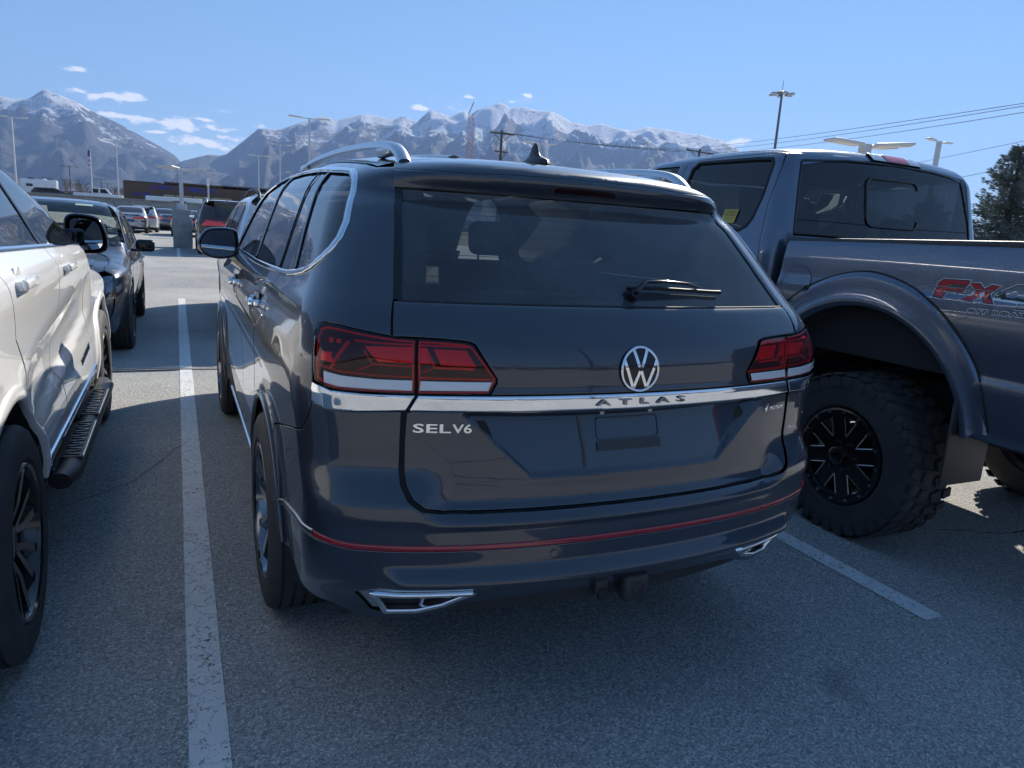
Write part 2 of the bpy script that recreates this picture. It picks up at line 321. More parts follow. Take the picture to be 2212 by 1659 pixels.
def surftext(surf,mode,txt,c,wd,hgt,m,name,parent,off=.001,t=.002,space=1,shear=0,flip=1,bold=0,slope=0):
    """relief lettering laid on the body, centred on (a,b) params; wd,hgt in metres"""
    V,F=textmesh(txt,1,.5,bevel=bold,space=space,shear=shear); x,y=V[:,0],V[:,1]; x=(x-x.min())/(x.max()-x.min())-.5; y=(y-y.min())/(y.max()-y.min())-.5; z=(V[:,2]-V[:,2].min())/max(1e-6,(V[:,2].max()-V[:,2].min()))
    k={'Q':1/1.45}.get(mode,1)
    P=surf.at(mode,c[0]+flip*x*wd*k,c[1]+y*hgt+slope*x*wd); N=surf.normal(P); P=P+N*(off+z*t)[:,None]
    return mk(name,P,F,m,parent)

# ---- implicit bodies
def pchip(xk,yk):
    xk=np.asarray(xk,float); yk=np.asarray(yk,float); h=np.diff(xk); d=np.diff(yk)/h
    m=np.zeros(len(xk)); m[0]=d[0]; m[-1]=d[-1]
    for i in range(1,len(xk)-1):
        if d[i-1]*d[i]>0: w1=2*h[i]+h[i-1]; w2=h[i]+2*h[i-1]; m[i]=(w1+w2)/(w1/d[i-1]+w2/d[i])
    def f(x):
        x=np.clip(np.asarray(x,float),xk[0],xk[-1]); i=np.clip(np.searchsorted(xk,x)-1,0,len(h)-1)
        t=(x-xk[i])/h[i]; H=h[i]
        return ((2*t**3-3*t**2+1)*yk[i]+(t**3-2*t**2+t)*H*m[i]+(-2*t**3+3*t**2)*yk[i+1]+(t**3-t**2)*H*m[i+1])
    return f
def smax(a,b,k):
    h=np.maximum(k-np.abs(a-b),0)/k
    return np.maximum(a,b)+h*h*k*.25
def sstep(x,a,b):
    t=np.clip((x-a)/(b-a),0,1); return t*t*(3-2*t)
class Surf:
    """an implicit body: F<0 inside. Params (s,z): rays fanned round (0,yc) behind yc, sideways ahead of it"""
    def __init__(s,F,yc=1.5,rmax=4.6,zt=.9): s.F=F; s.yc=yc; s.rmax=rmax; s.zt=zt
    def rays(s,mode,a,b):
        a=np.asarray(a,float); b=np.asarray(b,float); n=np.zeros_like(a)
        if mode=='Q':
            ang=np.minimum(a,np.pi/2); y=s.yc+np.maximum(a-np.pi/2,0)
            return np.stack([n,y,b],1),np.stack([-np.sin(ang),-np.cos(ang),n],1)
        if mode=='T': return np.stack([a,b,n+s.zt],1),np.stack([n,n,n+1],1)
        if mode=='S': return np.stack([n,a,b],1),np.stack([n-1,n,n],1)
        if mode=='R': return np.stack([a,n+s.yc,b],1),np.stack([n,n-1,n],1)
        if mode=='N': return np.stack([a,n+s.yc,b],1),np.stack([n,n+1,n],1)
    def solve(s,o,d):
        lo=np.zeros(len(o)); hi=np.full(len(o),s.rmax)
        for _ in range(26):
            m=(lo+hi)/2; ins=s.F(o+d*m[:,None])<0
            lo=np.where(ins,m,lo); hi=np.where(ins,hi,m)
        return o+d*((lo+hi)/2)[:,None]
    def at(s,mode,a,b): return s.solve(*s.rays(mode,a,b))
    def normal(s,p,e=2e-3):
        g=np.stack([s.F(p+e*np.eye(3)[i])-s.F(p-e*np.eye(3)[i]) for i in range(3)],1)
        return g/(np.linalg.norm(g,axis=1,keepdims=True)+1e-12)
# ---------- the black SUV
_z=[.15,.30,.42,.470,.490,.505,.513,.552,.556,.565,.620,.660,.672,.676,.682,.720,.740,.80,.90,.985,1.0,1.03,1.045,1.06,1.12,1.172,1.185,1.21,1.275,1.29,1.37,1.445,1.54,1.600,1.648,1.660,1.690,1.705,1.76]
_y=[.16,.10,.055,.012,-.018,-.038,-.041,-.016,-.013,-.012,-.014,-.012,-.010,-.018,-.018,.012,.026,.032,.036,.040,.041,.041,.044,.048,.052,.064,.070,.082,.128,.146,.232,.308,.408,.475,.436,.430,.430,.460,.60]
az0=pchip(_z,_y)
az1=pchip([.15,.30,.42,.50,.56,.620,.676,.70,.735,.76,.835,.855,.90,.985],[.16,.10,.055,.005,-.008,-.014,-.018,-.024,-.020,-.006,.036,.038,.038,.040])
aW=pchip([.15,.28,.32,.45,.60,.75,.90,1.0,1.06,1.11,1.17,1.24,1.30,1.36,1.45,1.55,1.64,1.72,1.80],
         [.86,.92,.935,.955,.962,.960,.966,.978,.980,.972,.955,.935,.905,.880,.845,.802,.760,.715,.66])
aroof=pchip([0,.25,.45,.8,1.5,2.4,3.0,3.25,3.7,3.9,4.4,4.85,5.02,5.12],[1.62,1.68,1.703,1.742,1.780,1.772,1.735,1.67,1.37,1.20,1.13,1.03,.93,.6])
def aF(p):
    x,y,z=p[:,0],p[:,1],p[:,2]; ax=np.abs(x)
    c_=sstep(ax,.56,.68); c2=sstep(ax,.70,.78)
    y0=az0(z); y1=az1(z); y0=np.where(z<.985,np.where(z>.62,y0*(1-c_)+y1*c_,y0*(1-c2)+y1*c2),y0)
    Yr=y0+.150*x*x+.10*x**4*sstep(z,1.4,.9)
    # plate recess
    hw=.535-.195*np.clip((.990-z)/.18,0,1)
    Yr=Yr+sstep(ax,hw+.007,hw-.007)*sstep(z,.800,.812)*sstep(z,.999,.993)*(.010+.055*np.clip((z-.81)/.18,0,1))
    tap=.035*np.clip(1-y/1.15,0,1)**2
    tf=.05*np.clip((y-4.0)/1.1,0,1)**2
    W=aW(z)-tap*sstep(z,.1,.5)-tf
    # arch lips
    for hy in (1.06,4.04):
        r=np.hypot(y-hy,z-.38); W=W+.014*sstep(r,.50,.455)*sstep(z,.95,.8)
    k=.12+.12*sstep(z,1.08,1.3)
    rear=Yr-y
    b=ax-W
    f=smax(rear,b,k)
    yf=5.10-.12*x*x*1.0-.10*sstep(z,.6,.2)
    f=smax(f,y-yf,.12)
    H=aroof(y)-.055*x*x-.17*ax**4*1.0
    f=smax(f,z-H,.10)
    f=smax(f,.19-z,.03)
    return f
ATLAS=Surf(aF,yc=1.5,rmax=3.)
# ---------- the grey pickup (local x about its centre line)
tW=pchip([.60,.68,.75,.92,.955,.99,1.2,1.30,1.335,1.45,1.53,1.58],[.93,.965,.992,1.0,.998,.985,.995,.990,.978,.968,.955,.945])
def tbF(p):
    x,y,z=p[:,0],p[:,1],p[:,2]
    f=smax(np.abs(x)-tW(z),z-(1.572-.024*(y-.2)),.02); f=smax(f,y-1.57,.02); return smax(f,-1.03-y,.08)
TBED=Surf(tbF,yc=.6,zt=1.0)
tcW=pchip([.55,.8,1.0,1.3,1.45,1.56,1.75,1.95,2.05,2.15],[.94,.975,.985,.985,.975,.955,.920,.885,.860,.80])
troof=pchip([1.4,1.72,1.80,2.2,3.0,3.3,4.1,4.25,5.0,5.6],[2.085,2.09,2.115,2.14,2.12,2.07,1.52,1.46,1.42,1.30])
def tcF(p):
    x,y,z=p[:,0],p[:,1],p[:,2]; ax=np.abs(x)
    rear=1.615+.18*np.clip(z-1.58,0,1)+.05*x*x-y
    f=smax(rear,ax-tcW(z)+.03*np.clip(y-3.9,0,2)**1.5,.10)
    f=smax(f,z-(troof(y)-.035*x*x-.05*ax**4),.09); return smax(smax(f,y-5.75+.12*x*x,.2),.5-z,.05)
TCAB=Surf(tcF,yc=2.6,zt=1.2)
# ---------- the white crossover on the left (local x about its centre line; its kerb side faces +x)
wW=pchip([.30,.42,.55,.70,.78,.90,1.05,1.18,1.235,1.28,1.33,1.45,1.60,1.75],[.93,.965,.985,.975,.965,.975,.988,.998,.992,.965,.935,.885,.815,.74])
wroof=pchip([0,.3,.5,1.0,1.6,2.1,2.6,3.0,3.3,3.55,3.7,4.2,4.7,5.0,5.2],[1.35,1.62,1.70,1.76,1.78,1.755,1.655,1.52,1.385,1.26,1.21,1.17,1.10,1.0,.85])
def wF(p):
    x,y,z=p[:,0],p[:,1],p[:,2]; ax=np.abs(x)
    tf=.14*np.clip((y-4.35)/.8,0,1)**2
    W=wW(z)-tf-.02*np.clip(1-y/1.2,0,1)**2
    # a scooped lower door with a crease rising forward
    zc=.62+.10*(y-1.6); W=W-.030*sstep(z,zc+.02,zc+.10)*sstep(z,zc+.42,zc+.18)*sstep(y,1.2,1.7)*sstep(y,3.5,3.1)
    for hy in (1.06,4.13):
        r=np.hypot(y-hy,z-.385); W=W+.006*sstep(r,.56,.50)*sstep(z,1.0,.85)
    f=smax(.10*x*x+.25*np.clip(z-1.1,0,1)**1.5-y,ax-W,.15)
    f=smax(f,z-(wroof(y)-.05*x*x-.10*ax**4),.10); return smax(smax(f,y-5.17+.22*x*x,.2),.28-z,.04)
WSUV=Surf(wF,yc=1.5,zt=.9)

# ---------------------------------------------------------------- wheels
def wheel(parent,pos,r,wd,rr,style,side=-1,rot=0,rimmat=RIMB,tread=5,name='wheel'):
    """tyre mesh with rim, spokes, brake disc as its own pieces; outer face towards side*x"""
    x,y,z=pos; h=wd/2
    pr=[(-h*.86,rr*1.0),(-h*.98,rr*1.06),(-h,rr*1.0+(r-rr)*.5),(-h*.97,r-.035),(-h*.90,r-.014),(-h*.78,r-.003)]
    g=np.linspace(-h*.66,h*.66,tread)
    for gx in g: pr+= [(gx-.006,r),(gx-.004,r-.009),(gx+.004,r-.009),(gx+.006,r)]
    pr+= [(h*.78,r-.003),(h*.90,r-.014),(h*.97,r-.035),(h,rr+(r-rr)*.5),(h*.98,rr*1.06),(h*.86,rr)]
    t=MB().lathe(pr,n=72).build(name,TYRE,parent,angle=40,loc=pos)
    if side>0: t.rotation_euler=(0,0,PI)
    o=-h
    rim=MB().lathe([(o+.012,rr+.004),(o+.004,rr-.004),(o+.010,rr-.014),(o+.03,rr-.022),(o+.10,rr-.035),(h-.02,rr-.02),(h-.02,rr),(o+.012,rr+.004)],n=64).build('rim',rimmat,t,angle=30)
    MB().lathe([(o+.10,.02),(o+.10,rr*.66),(o+.115,rr*.66),(o+.115,.02)],n=40).build('brake_disc',BRAKE,t)
    return t,rim,o
def spokes(t,o,n,rr,m,shape='twin',rot=0,face=None):
    for k in range(n):
        a=rot+2*PI*k/n; b=MB(); fb=MB()
        def f(u,v,w_,a=a): # u radial, v tangential
            return (o+.018+.05*max(0,(1-u/rr))**1.5*1.0+w_, u*math.cos(a)-v*math.sin(a), u*math.sin(a)+v*math.cos(a))
        arms=[[(.05,-.018),(rr*.5,-.022),(rr*.99,-.062),(rr*.99,-.092),(rr*.45,-.048),(.05,-.04)],[(.05,.018),(rr*.5,.022),(rr*.99,.062),(rr*.99,.092),(rr*.45,.048),(.05,.04)]] if shape=='twin' else [[(.05,-.03),(rr*.6,-.022),(rr*.99,-.034),(rr*.99,.034),(rr*.6,.022),(.05,.03)]]
        for q in arms: b.prism(q,f,.035); fb.prism([(u*.995+.001,v) for u,v in q],lambda u,v,w_,f=f: (f(u,v,0)[0]-.0015-w_,)+f(u,v,0)[1:],.001)
        s=b.build('spoke',m,t,angle=30)
        if face: fb.build('machined_face',face,s,angle=30)
    MB().lathe([(o+.045,.0),(o+.045,.045),(o+.05,.06),(o+.07,.075),(o+.10,.075)],n=30).build('hub_cap',m,t)
    for k in range(5):
        a=2*PI*k/5+rot; MB().tube([(o+.05,.055*math.cos(a),.055*math.sin(a)),(o+.075,.055*math.cos(a),.055*math.sin(a))],.010,6).build('wheel_nut',BOLT,t)
def seat(x,y,z,parent,head=True,w=.5):
    s=MB().box((0,0,.30),(w,.14,.60),Matrix.Rotation(R(-14),3,'X'),.06).box((0,.24,.02),(w,.50,.16),None,.06).build('seat',CLOTH,parent,loc=(x,y,z))
    if head:
        MB().box((0,0,0),(.26,.11,.19),Matrix.Rotation(R(-8),3,'X'),.05).tube([(-.07,0,-.18),(-.07,0,0)],.006,6).tube([(.07,0,-.18),(.07,0,0)],.006,6).build('headrest',CLOTH,s,loc=(0,-.09,.72))
    return s
# ---------------------------------------------------------------- the black SUV in the middle
suv=empty('suv','black three-row SUV with SEL V6 and ATLAS lettering on its tailgate','SUV',(0,0,0))
A=ATLAS
def sy(y,x=.965): return math.atan2(x,1.5-y) if y<1.5 else PI/2+y-1.5
def arch(hy,hz,r,a0,a1,n=18): return [(hy+r*math.cos(t),hz+r*math.sin(t)) for t in np.linspace(a0,a1,n)]
def q_(l): return [(sy(y),z) for y,z in l]
def seamQ(x,ys,surf=A,yc=1.5):
    P=surf.at('T',np.full(len(ys),x),np.array(ys)); out=[]
    for p in P: out.append((math.atan2(-p[0],yc-p[1]) if p[1]<yc else PI/2+p[1]-yc, p[2]))
    return out
yroof=np.linspace(.66,2.85,16)
seam=seamQ(-.655,yroof); 
DLO=[(1.90,1.297),(1.45,1.304),(1.10,1.312),(.97,1.318),(.868,1.331),(.80,1.347),(.758,1.363),(.725,1.388),(.703,1.415),(.690,1.445),(.690,1.49),(.702,1.535),(.717,1.575),(.732,1.612),(.748,1.632),(.78,1.646),(.86,1.654),(1.1,1.667),(1.33,1.676),(1.93,1.688),(2.42,1.684),(2.714,1.660),(2.88,1.61),(3.0,1.50),(3.12,1.37),(3.19,1.287),(2.9,1.290),(2.4,1.292)]
gapL=[(.597,1.668),(.583,1.606),(.546,1.472),(.530,1.395),(.519,1.339),(.510,1.289),(.502,1.199)]
lampOo=[(.460,1.197),(.483,1.198),(.503,1.201),(.546,1.210),(.601,1.220),(.629,1.221),(.645,1.214),(.648,1.188),(.640,1.129),(.637,1.077)]
HY=1.06; r_a=.445
archpts=arch(HY,.38,r_a,PI-.25 if 0 else R(115),R(-8)); 
ar_full=arch(HY,.38,r_a,R(126),R(2),22)
quarter=gapL+lampOo+[(.637,1.035),(.637,1.008),(.655,.949),(.668,.916)]+q_([(.60,.846),(.795,.798)])+q_(ar_full)+q_([(1.535,.36),(1.565,.36),(1.585,.55),(1.55,.72),(1.46,.88),(1.28,1.04),(1.12,1.14),(1.06,1.20),(1.03,1.27)])+[(1.04,1.308)]
iq=[d for d in DLO if True]
# door gap meets the window at s~1.04; go round the rear of the window and along the roof rail
win_back=[(.97,1.318),(.868,1.331),(.80,1.347),(.758,1.363),(.725,1.388),(.703,1.415),(.690,1.445),(.690,1.49),(.702,1.535),(.717,1.575),(.732,1.612),(.748,1.632),(.78,1.646),(.86,1.654),(1.1,1.667),(1.33,1.676),(1.93,1.688),(2.42,1.684),(2.714,1.660),(2.88,1.61),(3.0,1.50),(3.12,1.37),(3.19,1.287)]
quarter+= win_back+[(3.30,1.287),(3.24,1.37),(3.12,1.50),(2.99,1.62)]+[(a,b-.002) for a,b in seam[::-1]]
panel(A,'Q',quarter,BLACK,'quarter_panel',suv,mirror=True,h=.02)
Z=.315
def S_(y): return PI/2+y-1.5
panel(A,'Q',q_([(1.572,.36),(1.592,.55),(1.557,.72),(1.467,.884),(1.285,1.045),(1.125,1.145),(1.065,1.205),(1.036,1.27)])+[(1.046,1.307),(1.45,1.299),(1.90,1.292),(2.19,1.288)]+[(S_(2.125),1.05),(S_(2.125),.5),(S_(2.15),.36)],BLACK,'rear_door',suv,mirror=True)
panel(A,'Q',[(S_(2.131),.36),(S_(2.131),1.05),(2.197,1.288),(2.6,1.288),(3.18,1.282),(S_(3.19),1.1),(S_(3.22),.8),(S_(3.24),.5),(S_(3.20),.36)],BLACK,'front_door',suv,mirror=True)
panel(A,'Q',[(S_(3.196),1.1),(S_(3.226),.8),(S_(3.246),.5),(S_(3.21),.36),(S_(3.5),.36)]+[(S_(y),z) for y,z in arch(4.04,.38,.445,R(182),R(20),20)]+[(S_(4.62),.38),(S_(4.93),.45),(S_(4.93),.90),(S_(4.6),1.0),(S_(4.2),1.06),(S_(3.7),1.13),(S_(3.3),1.24),(3.30,1.281),(3.19,1.282)],BLACK,'front_wing',suv,mirror=True)
panel(A,'Q',[(S_(1.50),.25),(S_(1.56),.352),(S_(2.3),.352),(S_(3.0),.352),(S_(3.55),.352),(S_(3.6),.22),(S_(2.5),.21)],PLAST,'sill',suv,mirror=True,h=.04)
ribbon(A,'Q',[(S_(1.60),.375),(S_(2.5),.372),(S_(3.25),.375)],.026,CHROME,'sill_moulding',suv,ht=.008,mirror=True)
panel(A,'Q',DLO[::-1],GLASSD,'side_window',suv,off=-.007,thick=0,mirror=True,h=.05,bev=0,eps=0)
ribbon(A,'Q',[(1.95,1.283),(1.45,1.291),(1.10,1.299),(.98,1.305),(.875,1.318),(.795,1.335),(.748,1.354),(.713,1.382),(.690,1.412),(.676,1.445),(.675,1.49),(.688,1.54),(.703,1.583),(.718,1.622),(.738,1.644),(.775,1.658),(.86,1.666),(1.1,1.679),(1.33,1.688),(1.93,1.700),(2.42,1.696),(2.74,1.668),(2.91,1.61)],.022,CHROME,'window_chrome',suv,ht=.006,mirror=True,h=.015)
ribbon(A,'Q',[(3.19,1.282),(2.9,1.283),(2.4,1.284),(1.95,1.283)],.022,CHROME,'belt_chrome',suv,ht=.006,mirror=True)
for a,b,wd in (((1.105,1.667),(.925,1.322),.035),((1.36,1.678),(1.20,1.306),.014),((2.28,1.688),(2.08,1.292),.075)):
    ribbon(A,'Q',[a,((a[0]+b[0])/2-.01,(a[1]+b[1])/2),b],wd,TRIM,'window_pillar',suv,ht=.003,off=-.004,mirror=True)
# gloss black liner behind every shut line
panel(A,'Q',[(0,.35),(0,1.28),(.50,1.28),(.505,1.60),(.56,1.64),(.66,1.64),(.66,1.30),(1.0,1.28),(1.6,1.27),(3.3,1.26),(S_(4.4),.95)]+[(S_(y),z) for y,z in arch(4.04,.38,.46,R(20),R(182),14)]+[(S_(3.2),.3),(S_(1.6),.3)]+q_(arch(HY,.38,.46,R(5),R(170),16))+[(.62,.40),(.4,.36)],LINER,'inner_shell',suv,off=-.016,thick=0,mirror=True,h=.05,bev=0,eps=0)
# roof
yr=[]
ss=np.linspace(-.594,.594,31); 
zq=[]
for s_ in ss:
    zz=np.linspace(1.66,1.76,101); P=A.at('Q',np.full(101,s_),zz); N=A.normal(P); i=int(np.argmax(N[:,2]>.55)); zq.append(zz[i])
zq=np.array(zq); Pq=A.at('Q',ss,zq)
sp_poly=[(s_,z_) for s_,z_ in zip(ss,zq)]+[(.583,1.606),(.42,1.606),(.2,1.604),(0,1.604),(-.2,1.604),(-.42,1.606),(-.583,1.606)]
panel(A,'Q',sp_poly,BLACK,'spoiler',suv,h=.014,rows=(1.648,1.656,1.66,1.69),eps=.003)
rear=[(p[0],p[1]+.001) for p in Pq]          # from +x to -x
panel(A,'T',[(-x,y) for x,y in rear[::-1]][::1][::-1]+[],BLACK,'x',suv) if 0 else None
top=rear+[(-.60,.655),(-.45,.70),(-.2,.72),(0,.725),(.2,.72),(.45,.70),(.60,.655)]
panel(A,'T',top,BLACK,'spoiler_top',suv,h=.02)
panel(A,'T',[(-.604,.661),(-.45,.706),(-.2,.726),(0,.731),(.2,.726),(.45,.706),(.604,.661),(.652,.67)]+[(.652,y) for y in yroof[1:]]+[(.62,2.93),(.3,3.01),(0,3.03),(-.3,3.01),(-.62,2.93)]+[(-.652,y) for y in yroof[::-1][:-1]]+[(-.652,.67)],BLACK,'roof',suv,h=.04)
for x in (-.33,.33):
    ribbon(A,'T',[(x,.85),(x,1.5),(x,2.6)],.05,BLACK,'roof_rib',suv,ht=.008,prof=[(-.5,-.3),(-.4,.3),(-.2,.9),(0,1),(.2,.9),(.4,.3),(.5,-.3)])
panel(A,'T',[(-.62,2.95),(-.3,3.03),(0,3.05),(.3,3.03),(.62,2.95),(.74,3.72),(.4,3.82),(0,3.85),(-.4,3.82),(-.74,3.72)],GLASSC,'windscreen',suv,h=.06,thick=0,bev=0,eps=0)
panel(A,'T',[(-.76,3.66),(-.4,3.83),(0,3.86),(.4,3.83),(.76,3.66),(.84,4.2),(.80,4.8),(.3,4.93),(-.3,4.93),(-.80,4.8),(-.84,4.2)],BLACK,'bonnet',suv,h=.05)
panel(Surf(aF,yc=3.),'N',[(-.9,.25),(-.9,.95),(-.4,1.0),(.4,1.0),(.9,.95),(.9,.25)],BLACK,'front_bumper',suv,h=.06)
# roof rails: a bow on two feet
for sx_ in (-1,1):
    ys=[.655,.70,.76,.84,.96,1.12,1.35,1.7,2.1,2.5,2.75]; zs=[1.690,1.722,1.745,1.758,1.768,1.777,1.786,1.794,1.793,1.782,1.757]
    P=np.array([(sx_*.565,y,z) for y,z in zip(ys,zs)]); P=chaikin(P,2); Nn=np.gradient(P,axis=0); Nn/=np.linalg.norm(Nn,axis=1,keepdims=True); up=np.cross(Nn,[sx_,0,0]); up*=np.sign(up[:,2:3])
    ribbon3(P,up,.042,SATIN,'roof_rail',suv,ht=.012,prof=[(-.5,-1),(-.5,.3),(-.35,.85),(0,1.1),(.35,.85),(.5,.3),(.5,-1),(0,-1.2),(-.5,-1)])
    rl=[o for o in suv.children if o.name.startswith('roof_rail')][-1]
    MB().box((sx_*.565,.90,1.742),(.036,.15,.045),None,.012).build('rail_foot',SATIN,rl)
    MB().box((sx_*.565,2.66,1.765),(.036,.2,.04),None,.012).build('rail_foot',SATIN,rl)
# antenna fin
b=MB(); rings=[(1.742,.036,.100,.0),(1.757,.030,.092,.0),(1.765,.022,.070,.004),(1.775,.013,.046,.014),(1.79,.009,.034,.016),(1.81,.0065,.024,.014),(1.822,.003,.010,.012)]
V=[];F=[]
for z,a,c,dy in rings:
    for k in range(16): t=2*PI*k/16; V.append((a*math.cos(t),.85-dy*-1+c*math.sin(t)-(.0),z))
for i in range(len(rings)-1):
    for k in range(16): F.append((i*16+k,i*16+(k+1)%16,(i+1)*16+(k+1)%16,(i+1)*16+k))
F.append(tuple(range(96,112)))
b.add(V,F).build('antenna_fin',PLAST,suv,angle=50)
# rear glass and gate
gl=[(.512,1.292),(.532,1.395),(.548,1.472),(.583,1.600),(.42,1.600),(0,1.600),(-.42,1.600),(-.583,1.600),(-.548,1.472),(-.532,1.395),(-.512,1.292)]
glp=[(a*.985,b) for a,b in gl]
gate=empty('tailgate',None,None); gate.parent=suv
rg=panel(A,'Q',glp,GLASSR,'rear_glass',gate,off=-.004,h=.03,thick=0,bev=0,eps=0)
ribbon(A,'Q',[(.503,1.292),(.522,1.395),(.538,1.472),(.574,1.602)],.030,TRIM,'glass_edge',gate,ht=.003,off=-.003,mirror=True)
ribbon(A,'Q',[(-.50,1.289),(-.25,1.289),(0,1.289),(.25,1.289),(.50,1.289)],.006,SEAL,'glass_seal',gate,ht=.003,off=-.002)
for k in range(9):
    z=1.33+k*.03; ribbon(A,'Q',[(-.46,z),(0,z),(.46,z)],.0012,SEAL,'heater_wire',rg,ht=.0008,off=-.008,h=.08)
ZR=(.560,.672,.676,.682,.800,.806,.812,.990,.9955,1.001,1.03,1.045,1.172,1.180,1.185,1.275,1.285)
def mir(half): return half+[(-a,b) for a,b in half[::-1] if abs(a)>1e-6]
gu=mir([(.0,1.046),(.314,1.046),(.305,1.078),(.305,1.090),(.349,1.183),(.357,1.189),(.375,1.193),(.416,1.197),(.450,1.199),(.497,1.200),(.506,1.287),(0,1.287)][:-1])
gu=[(.316,1.046),(.305,1.077),(.305,1.090),(.349,1.183),(.357,1.189),(.375,1.193),(.416,1.197),(.450,1.199),(.497,1.200),(.506,1.286)]
gu=gu+[(-a,b) for a,b in gu[::-1]]
ug=panel(A,'Q',gu,BLACK,'upper_gate_skin',gate,h=.014,rows=ZR)
glw=[(.459,.997),(.467,.99),(.469,.903),(.468,.829),(.462,.794),(.446,.758),(.423,.733),(.394,.721),(.342,.719)]
glw=glw+[(-a,b) for a,b in glw[::-1]]
ex_=[]
for sg in (-1,1):
    for d in (-.016,-.0075,-.004,0,.004,.0075,.016):
        for z in np.arange(.8125,.9929,.007): x=.535-.195*min(1,max(0,(.990-z)/.18))+d; ex_.append((sg*math.atan2(x,1.5-.07-.1*x*x)*1.35,z))
lg=panel(A,'Q',glw,BLACK,'lower_gate_skin',gate,h=.011,rows=ZR,extra=np.array(ex_))
# chrome bar
cb=[(.447,1.002),(.456,1.012),(.447,1.041)]; cb=[(.462,1.002),(.449,1.041)]
ch=panel(A,'Q',[(.463,1.001),(.448,1.041),(.2,1.041),(0,1.041),(-.2,1.041),(-.448,1.041),(-.463,1.001),(-.2,1.0),(0,.999),(.2,1.0)],CHROME,'chrome_strip',gate,off=.008,thick=.012,h=.012,eps=.003,bev=.9)
panel(A,'Q',[(.470,1.001),(.455,1.041),(.54,1.041),(.60,1.046),(.634,1.062),(.637,1.010),(.61,.994),(.56,.992),(.51,.997)],CHROME,'chrome_strip_end',suv,off=.008,thick=.012,h=.012,eps=.003,bev=.9,mirror=True)
# lamps
def lamp(poly,lens_white,bars,parent,mir_,blocks=()):
    o=panel(A,'Q',poly,REDL,'tail_lamp',parent,off=.003,thick=.02,h=.015,eps=.003,bev=.6,mirror=mir_)
    for k,root in enumerate(o if isinstance(o,list) else [o]):
        mm='only' if k==1 else False
        c=np.mean(poly,0); inner=[(c[0]+(a-c[0])*.985,c[1]+(b-c[1])*.97) for a,b in poly]
        panel(A,'Q',inner,REDD,'lamp_housing',root,off=-.022,thick=0,h=.03,mirror=mm,bev=0,eps=0)
        rim_=[(c[0]+(a-c[0])*.97,c[1]+(b-c[1])*.93) for a,b in poly]
        ribbon(A,'Q',rim_,.006,REDI,'lamp_edge',root,ht=.006,off=-.014,closed=True,mirror=mm)
        panel(A,'Q',lens_white,WHL,'reversing_lens',root,off=.0045,thick=.006,h=.015,mirror=mm,bev=.6)
        for bpts,bw in bars: ribbon(A,'Q',bpts,bw,REDB,'light_bar',root,ht=.007,off=-.012,mirror=mm,h=.01)
        for q in blocks: panel(A,'Q',q,REDI,'reflector_block',root,off=-.012,thick=.008,h=.02,mirror=mm)
lo=[(.458,1.193),(.483,1.194),(.503,1.197),(.546,1.206),(.601,1.216),(.627,1.217),(.641,1.211),(.644,1.188),(.636,1.129),(.633,1.068),(.610,1.050),(.586,1.046),(.547,1.045),(.499,1.045),(.455,1.045)]
lamp(lo,[(.460,1.083),(.520,1.083),(.580,1.089),(.612,1.097),(.612,1.066),(.586,1.057),(.520,1.054),(.460,1.054)],
 [([(.462,1.180),(.52,1.182),(.565,1.186)],.005),([(.575,1.183),(.592,1.14),(.603,1.103)],.009),([(.462,1.090),(.52,1.090),(.585,1.097),(.628,1.110)],.004),([(.545,1.160),(.528,1.122),(.462,1.119)],.004),([(.528,1.122),(.553,1.103)],.003)],suv,True,
 blocks=([(.600,1.12),(.628,1.125),(.630,1.15),(.606,1.15)],[(.590,1.175),(.600,1.176),(.602,1.187),(.592,1.187)],[(.606,1.176),(.616,1.177),(.618,1.188),(.608,1.188)],[(.46,1.128),(.52,1.128),(.545,1.172),(.46,1.174)]))
li=[(.453,1.193),(.416,1.191),(.376,1.188),(.361,1.184),(.354,1.178),(.309,1.088),(.309,1.079),(.320,1.048),(.449,1.045)]
lamp(li,[(.446,1.082),(.317,1.081),(.323,1.056),(.447,1.055)],[([(.448,1.180),(.40,1.179),(.364,1.177)],.005),([(.447,1.088),(.318,1.086)],.006),([(.438,1.160),(.420,1.118),(.35,1.115)],.007),([(.420,1.118),(.443,1.103)],.003)],gate,True,
 blocks=([(.448,1.128),(.42,1.128),(.436,1.172),(.448,1.172)],[(.41,1.125),(.345,1.122),(.365,1.168),(.425,1.170)]))
# emblem
em=[]
def disc(r,n=48): return [(r*math.cos(2*PI*k/n),r*math.sin(2*PI*k/n)) for k in range(n)]
def onrear(c,pts): return [(c[0]-x/1.47,c[1]+y) for x,y in pts]
EC=(-.003,1.112); ER=.068
eb=panel(A,'R',[(0+x,1.112+y) for x,y in disc(ER)],TRIM,'emblem_disc',gate,off=.006,thick=.01,h=.012)
ribbon(A,'R',[(x,1.112+y) for x,y in disc(ER-.004)],.008,CHROME,'emblem_ring',eb,ht=.004,off=.006,closed=True,h=.006)
def stroke(p,q,w_): ribbon(A,'R',[(a*ER,1.112+b*ER) for a,b in (p,q)],w_,CHROME,'emblem_stroke',eb,ht=.0035,off=.006,h=.01,prof=[(-.5,0),(-.5,1),(.5,1),(.5,0)])
for p,q in (((-.36,.88),(-.06,.10)),((.36,.88),(.06,.10)),((-.84,.42),(-.34,-.80)),((.84,.42),(.34,-.80)),((-.34,-.80),(-.03,-.05)),((.34,-.80),(.03,-.05))): stroke(p,q,.0095)
surftext(A,'Q','ATLAS',(-.006,1.0205),.315,.0185,DKCHROME,'model_lettering',gate,off=.009,t=.006,space=1.9,flip=-1,bold=.02)
surftext(A,'Q','SEL',(.422,.951),.098,.026,CHROME,'trim_lettering',gate,off=.001,t=.004,space=1.05,flip=-1,bold=.02)
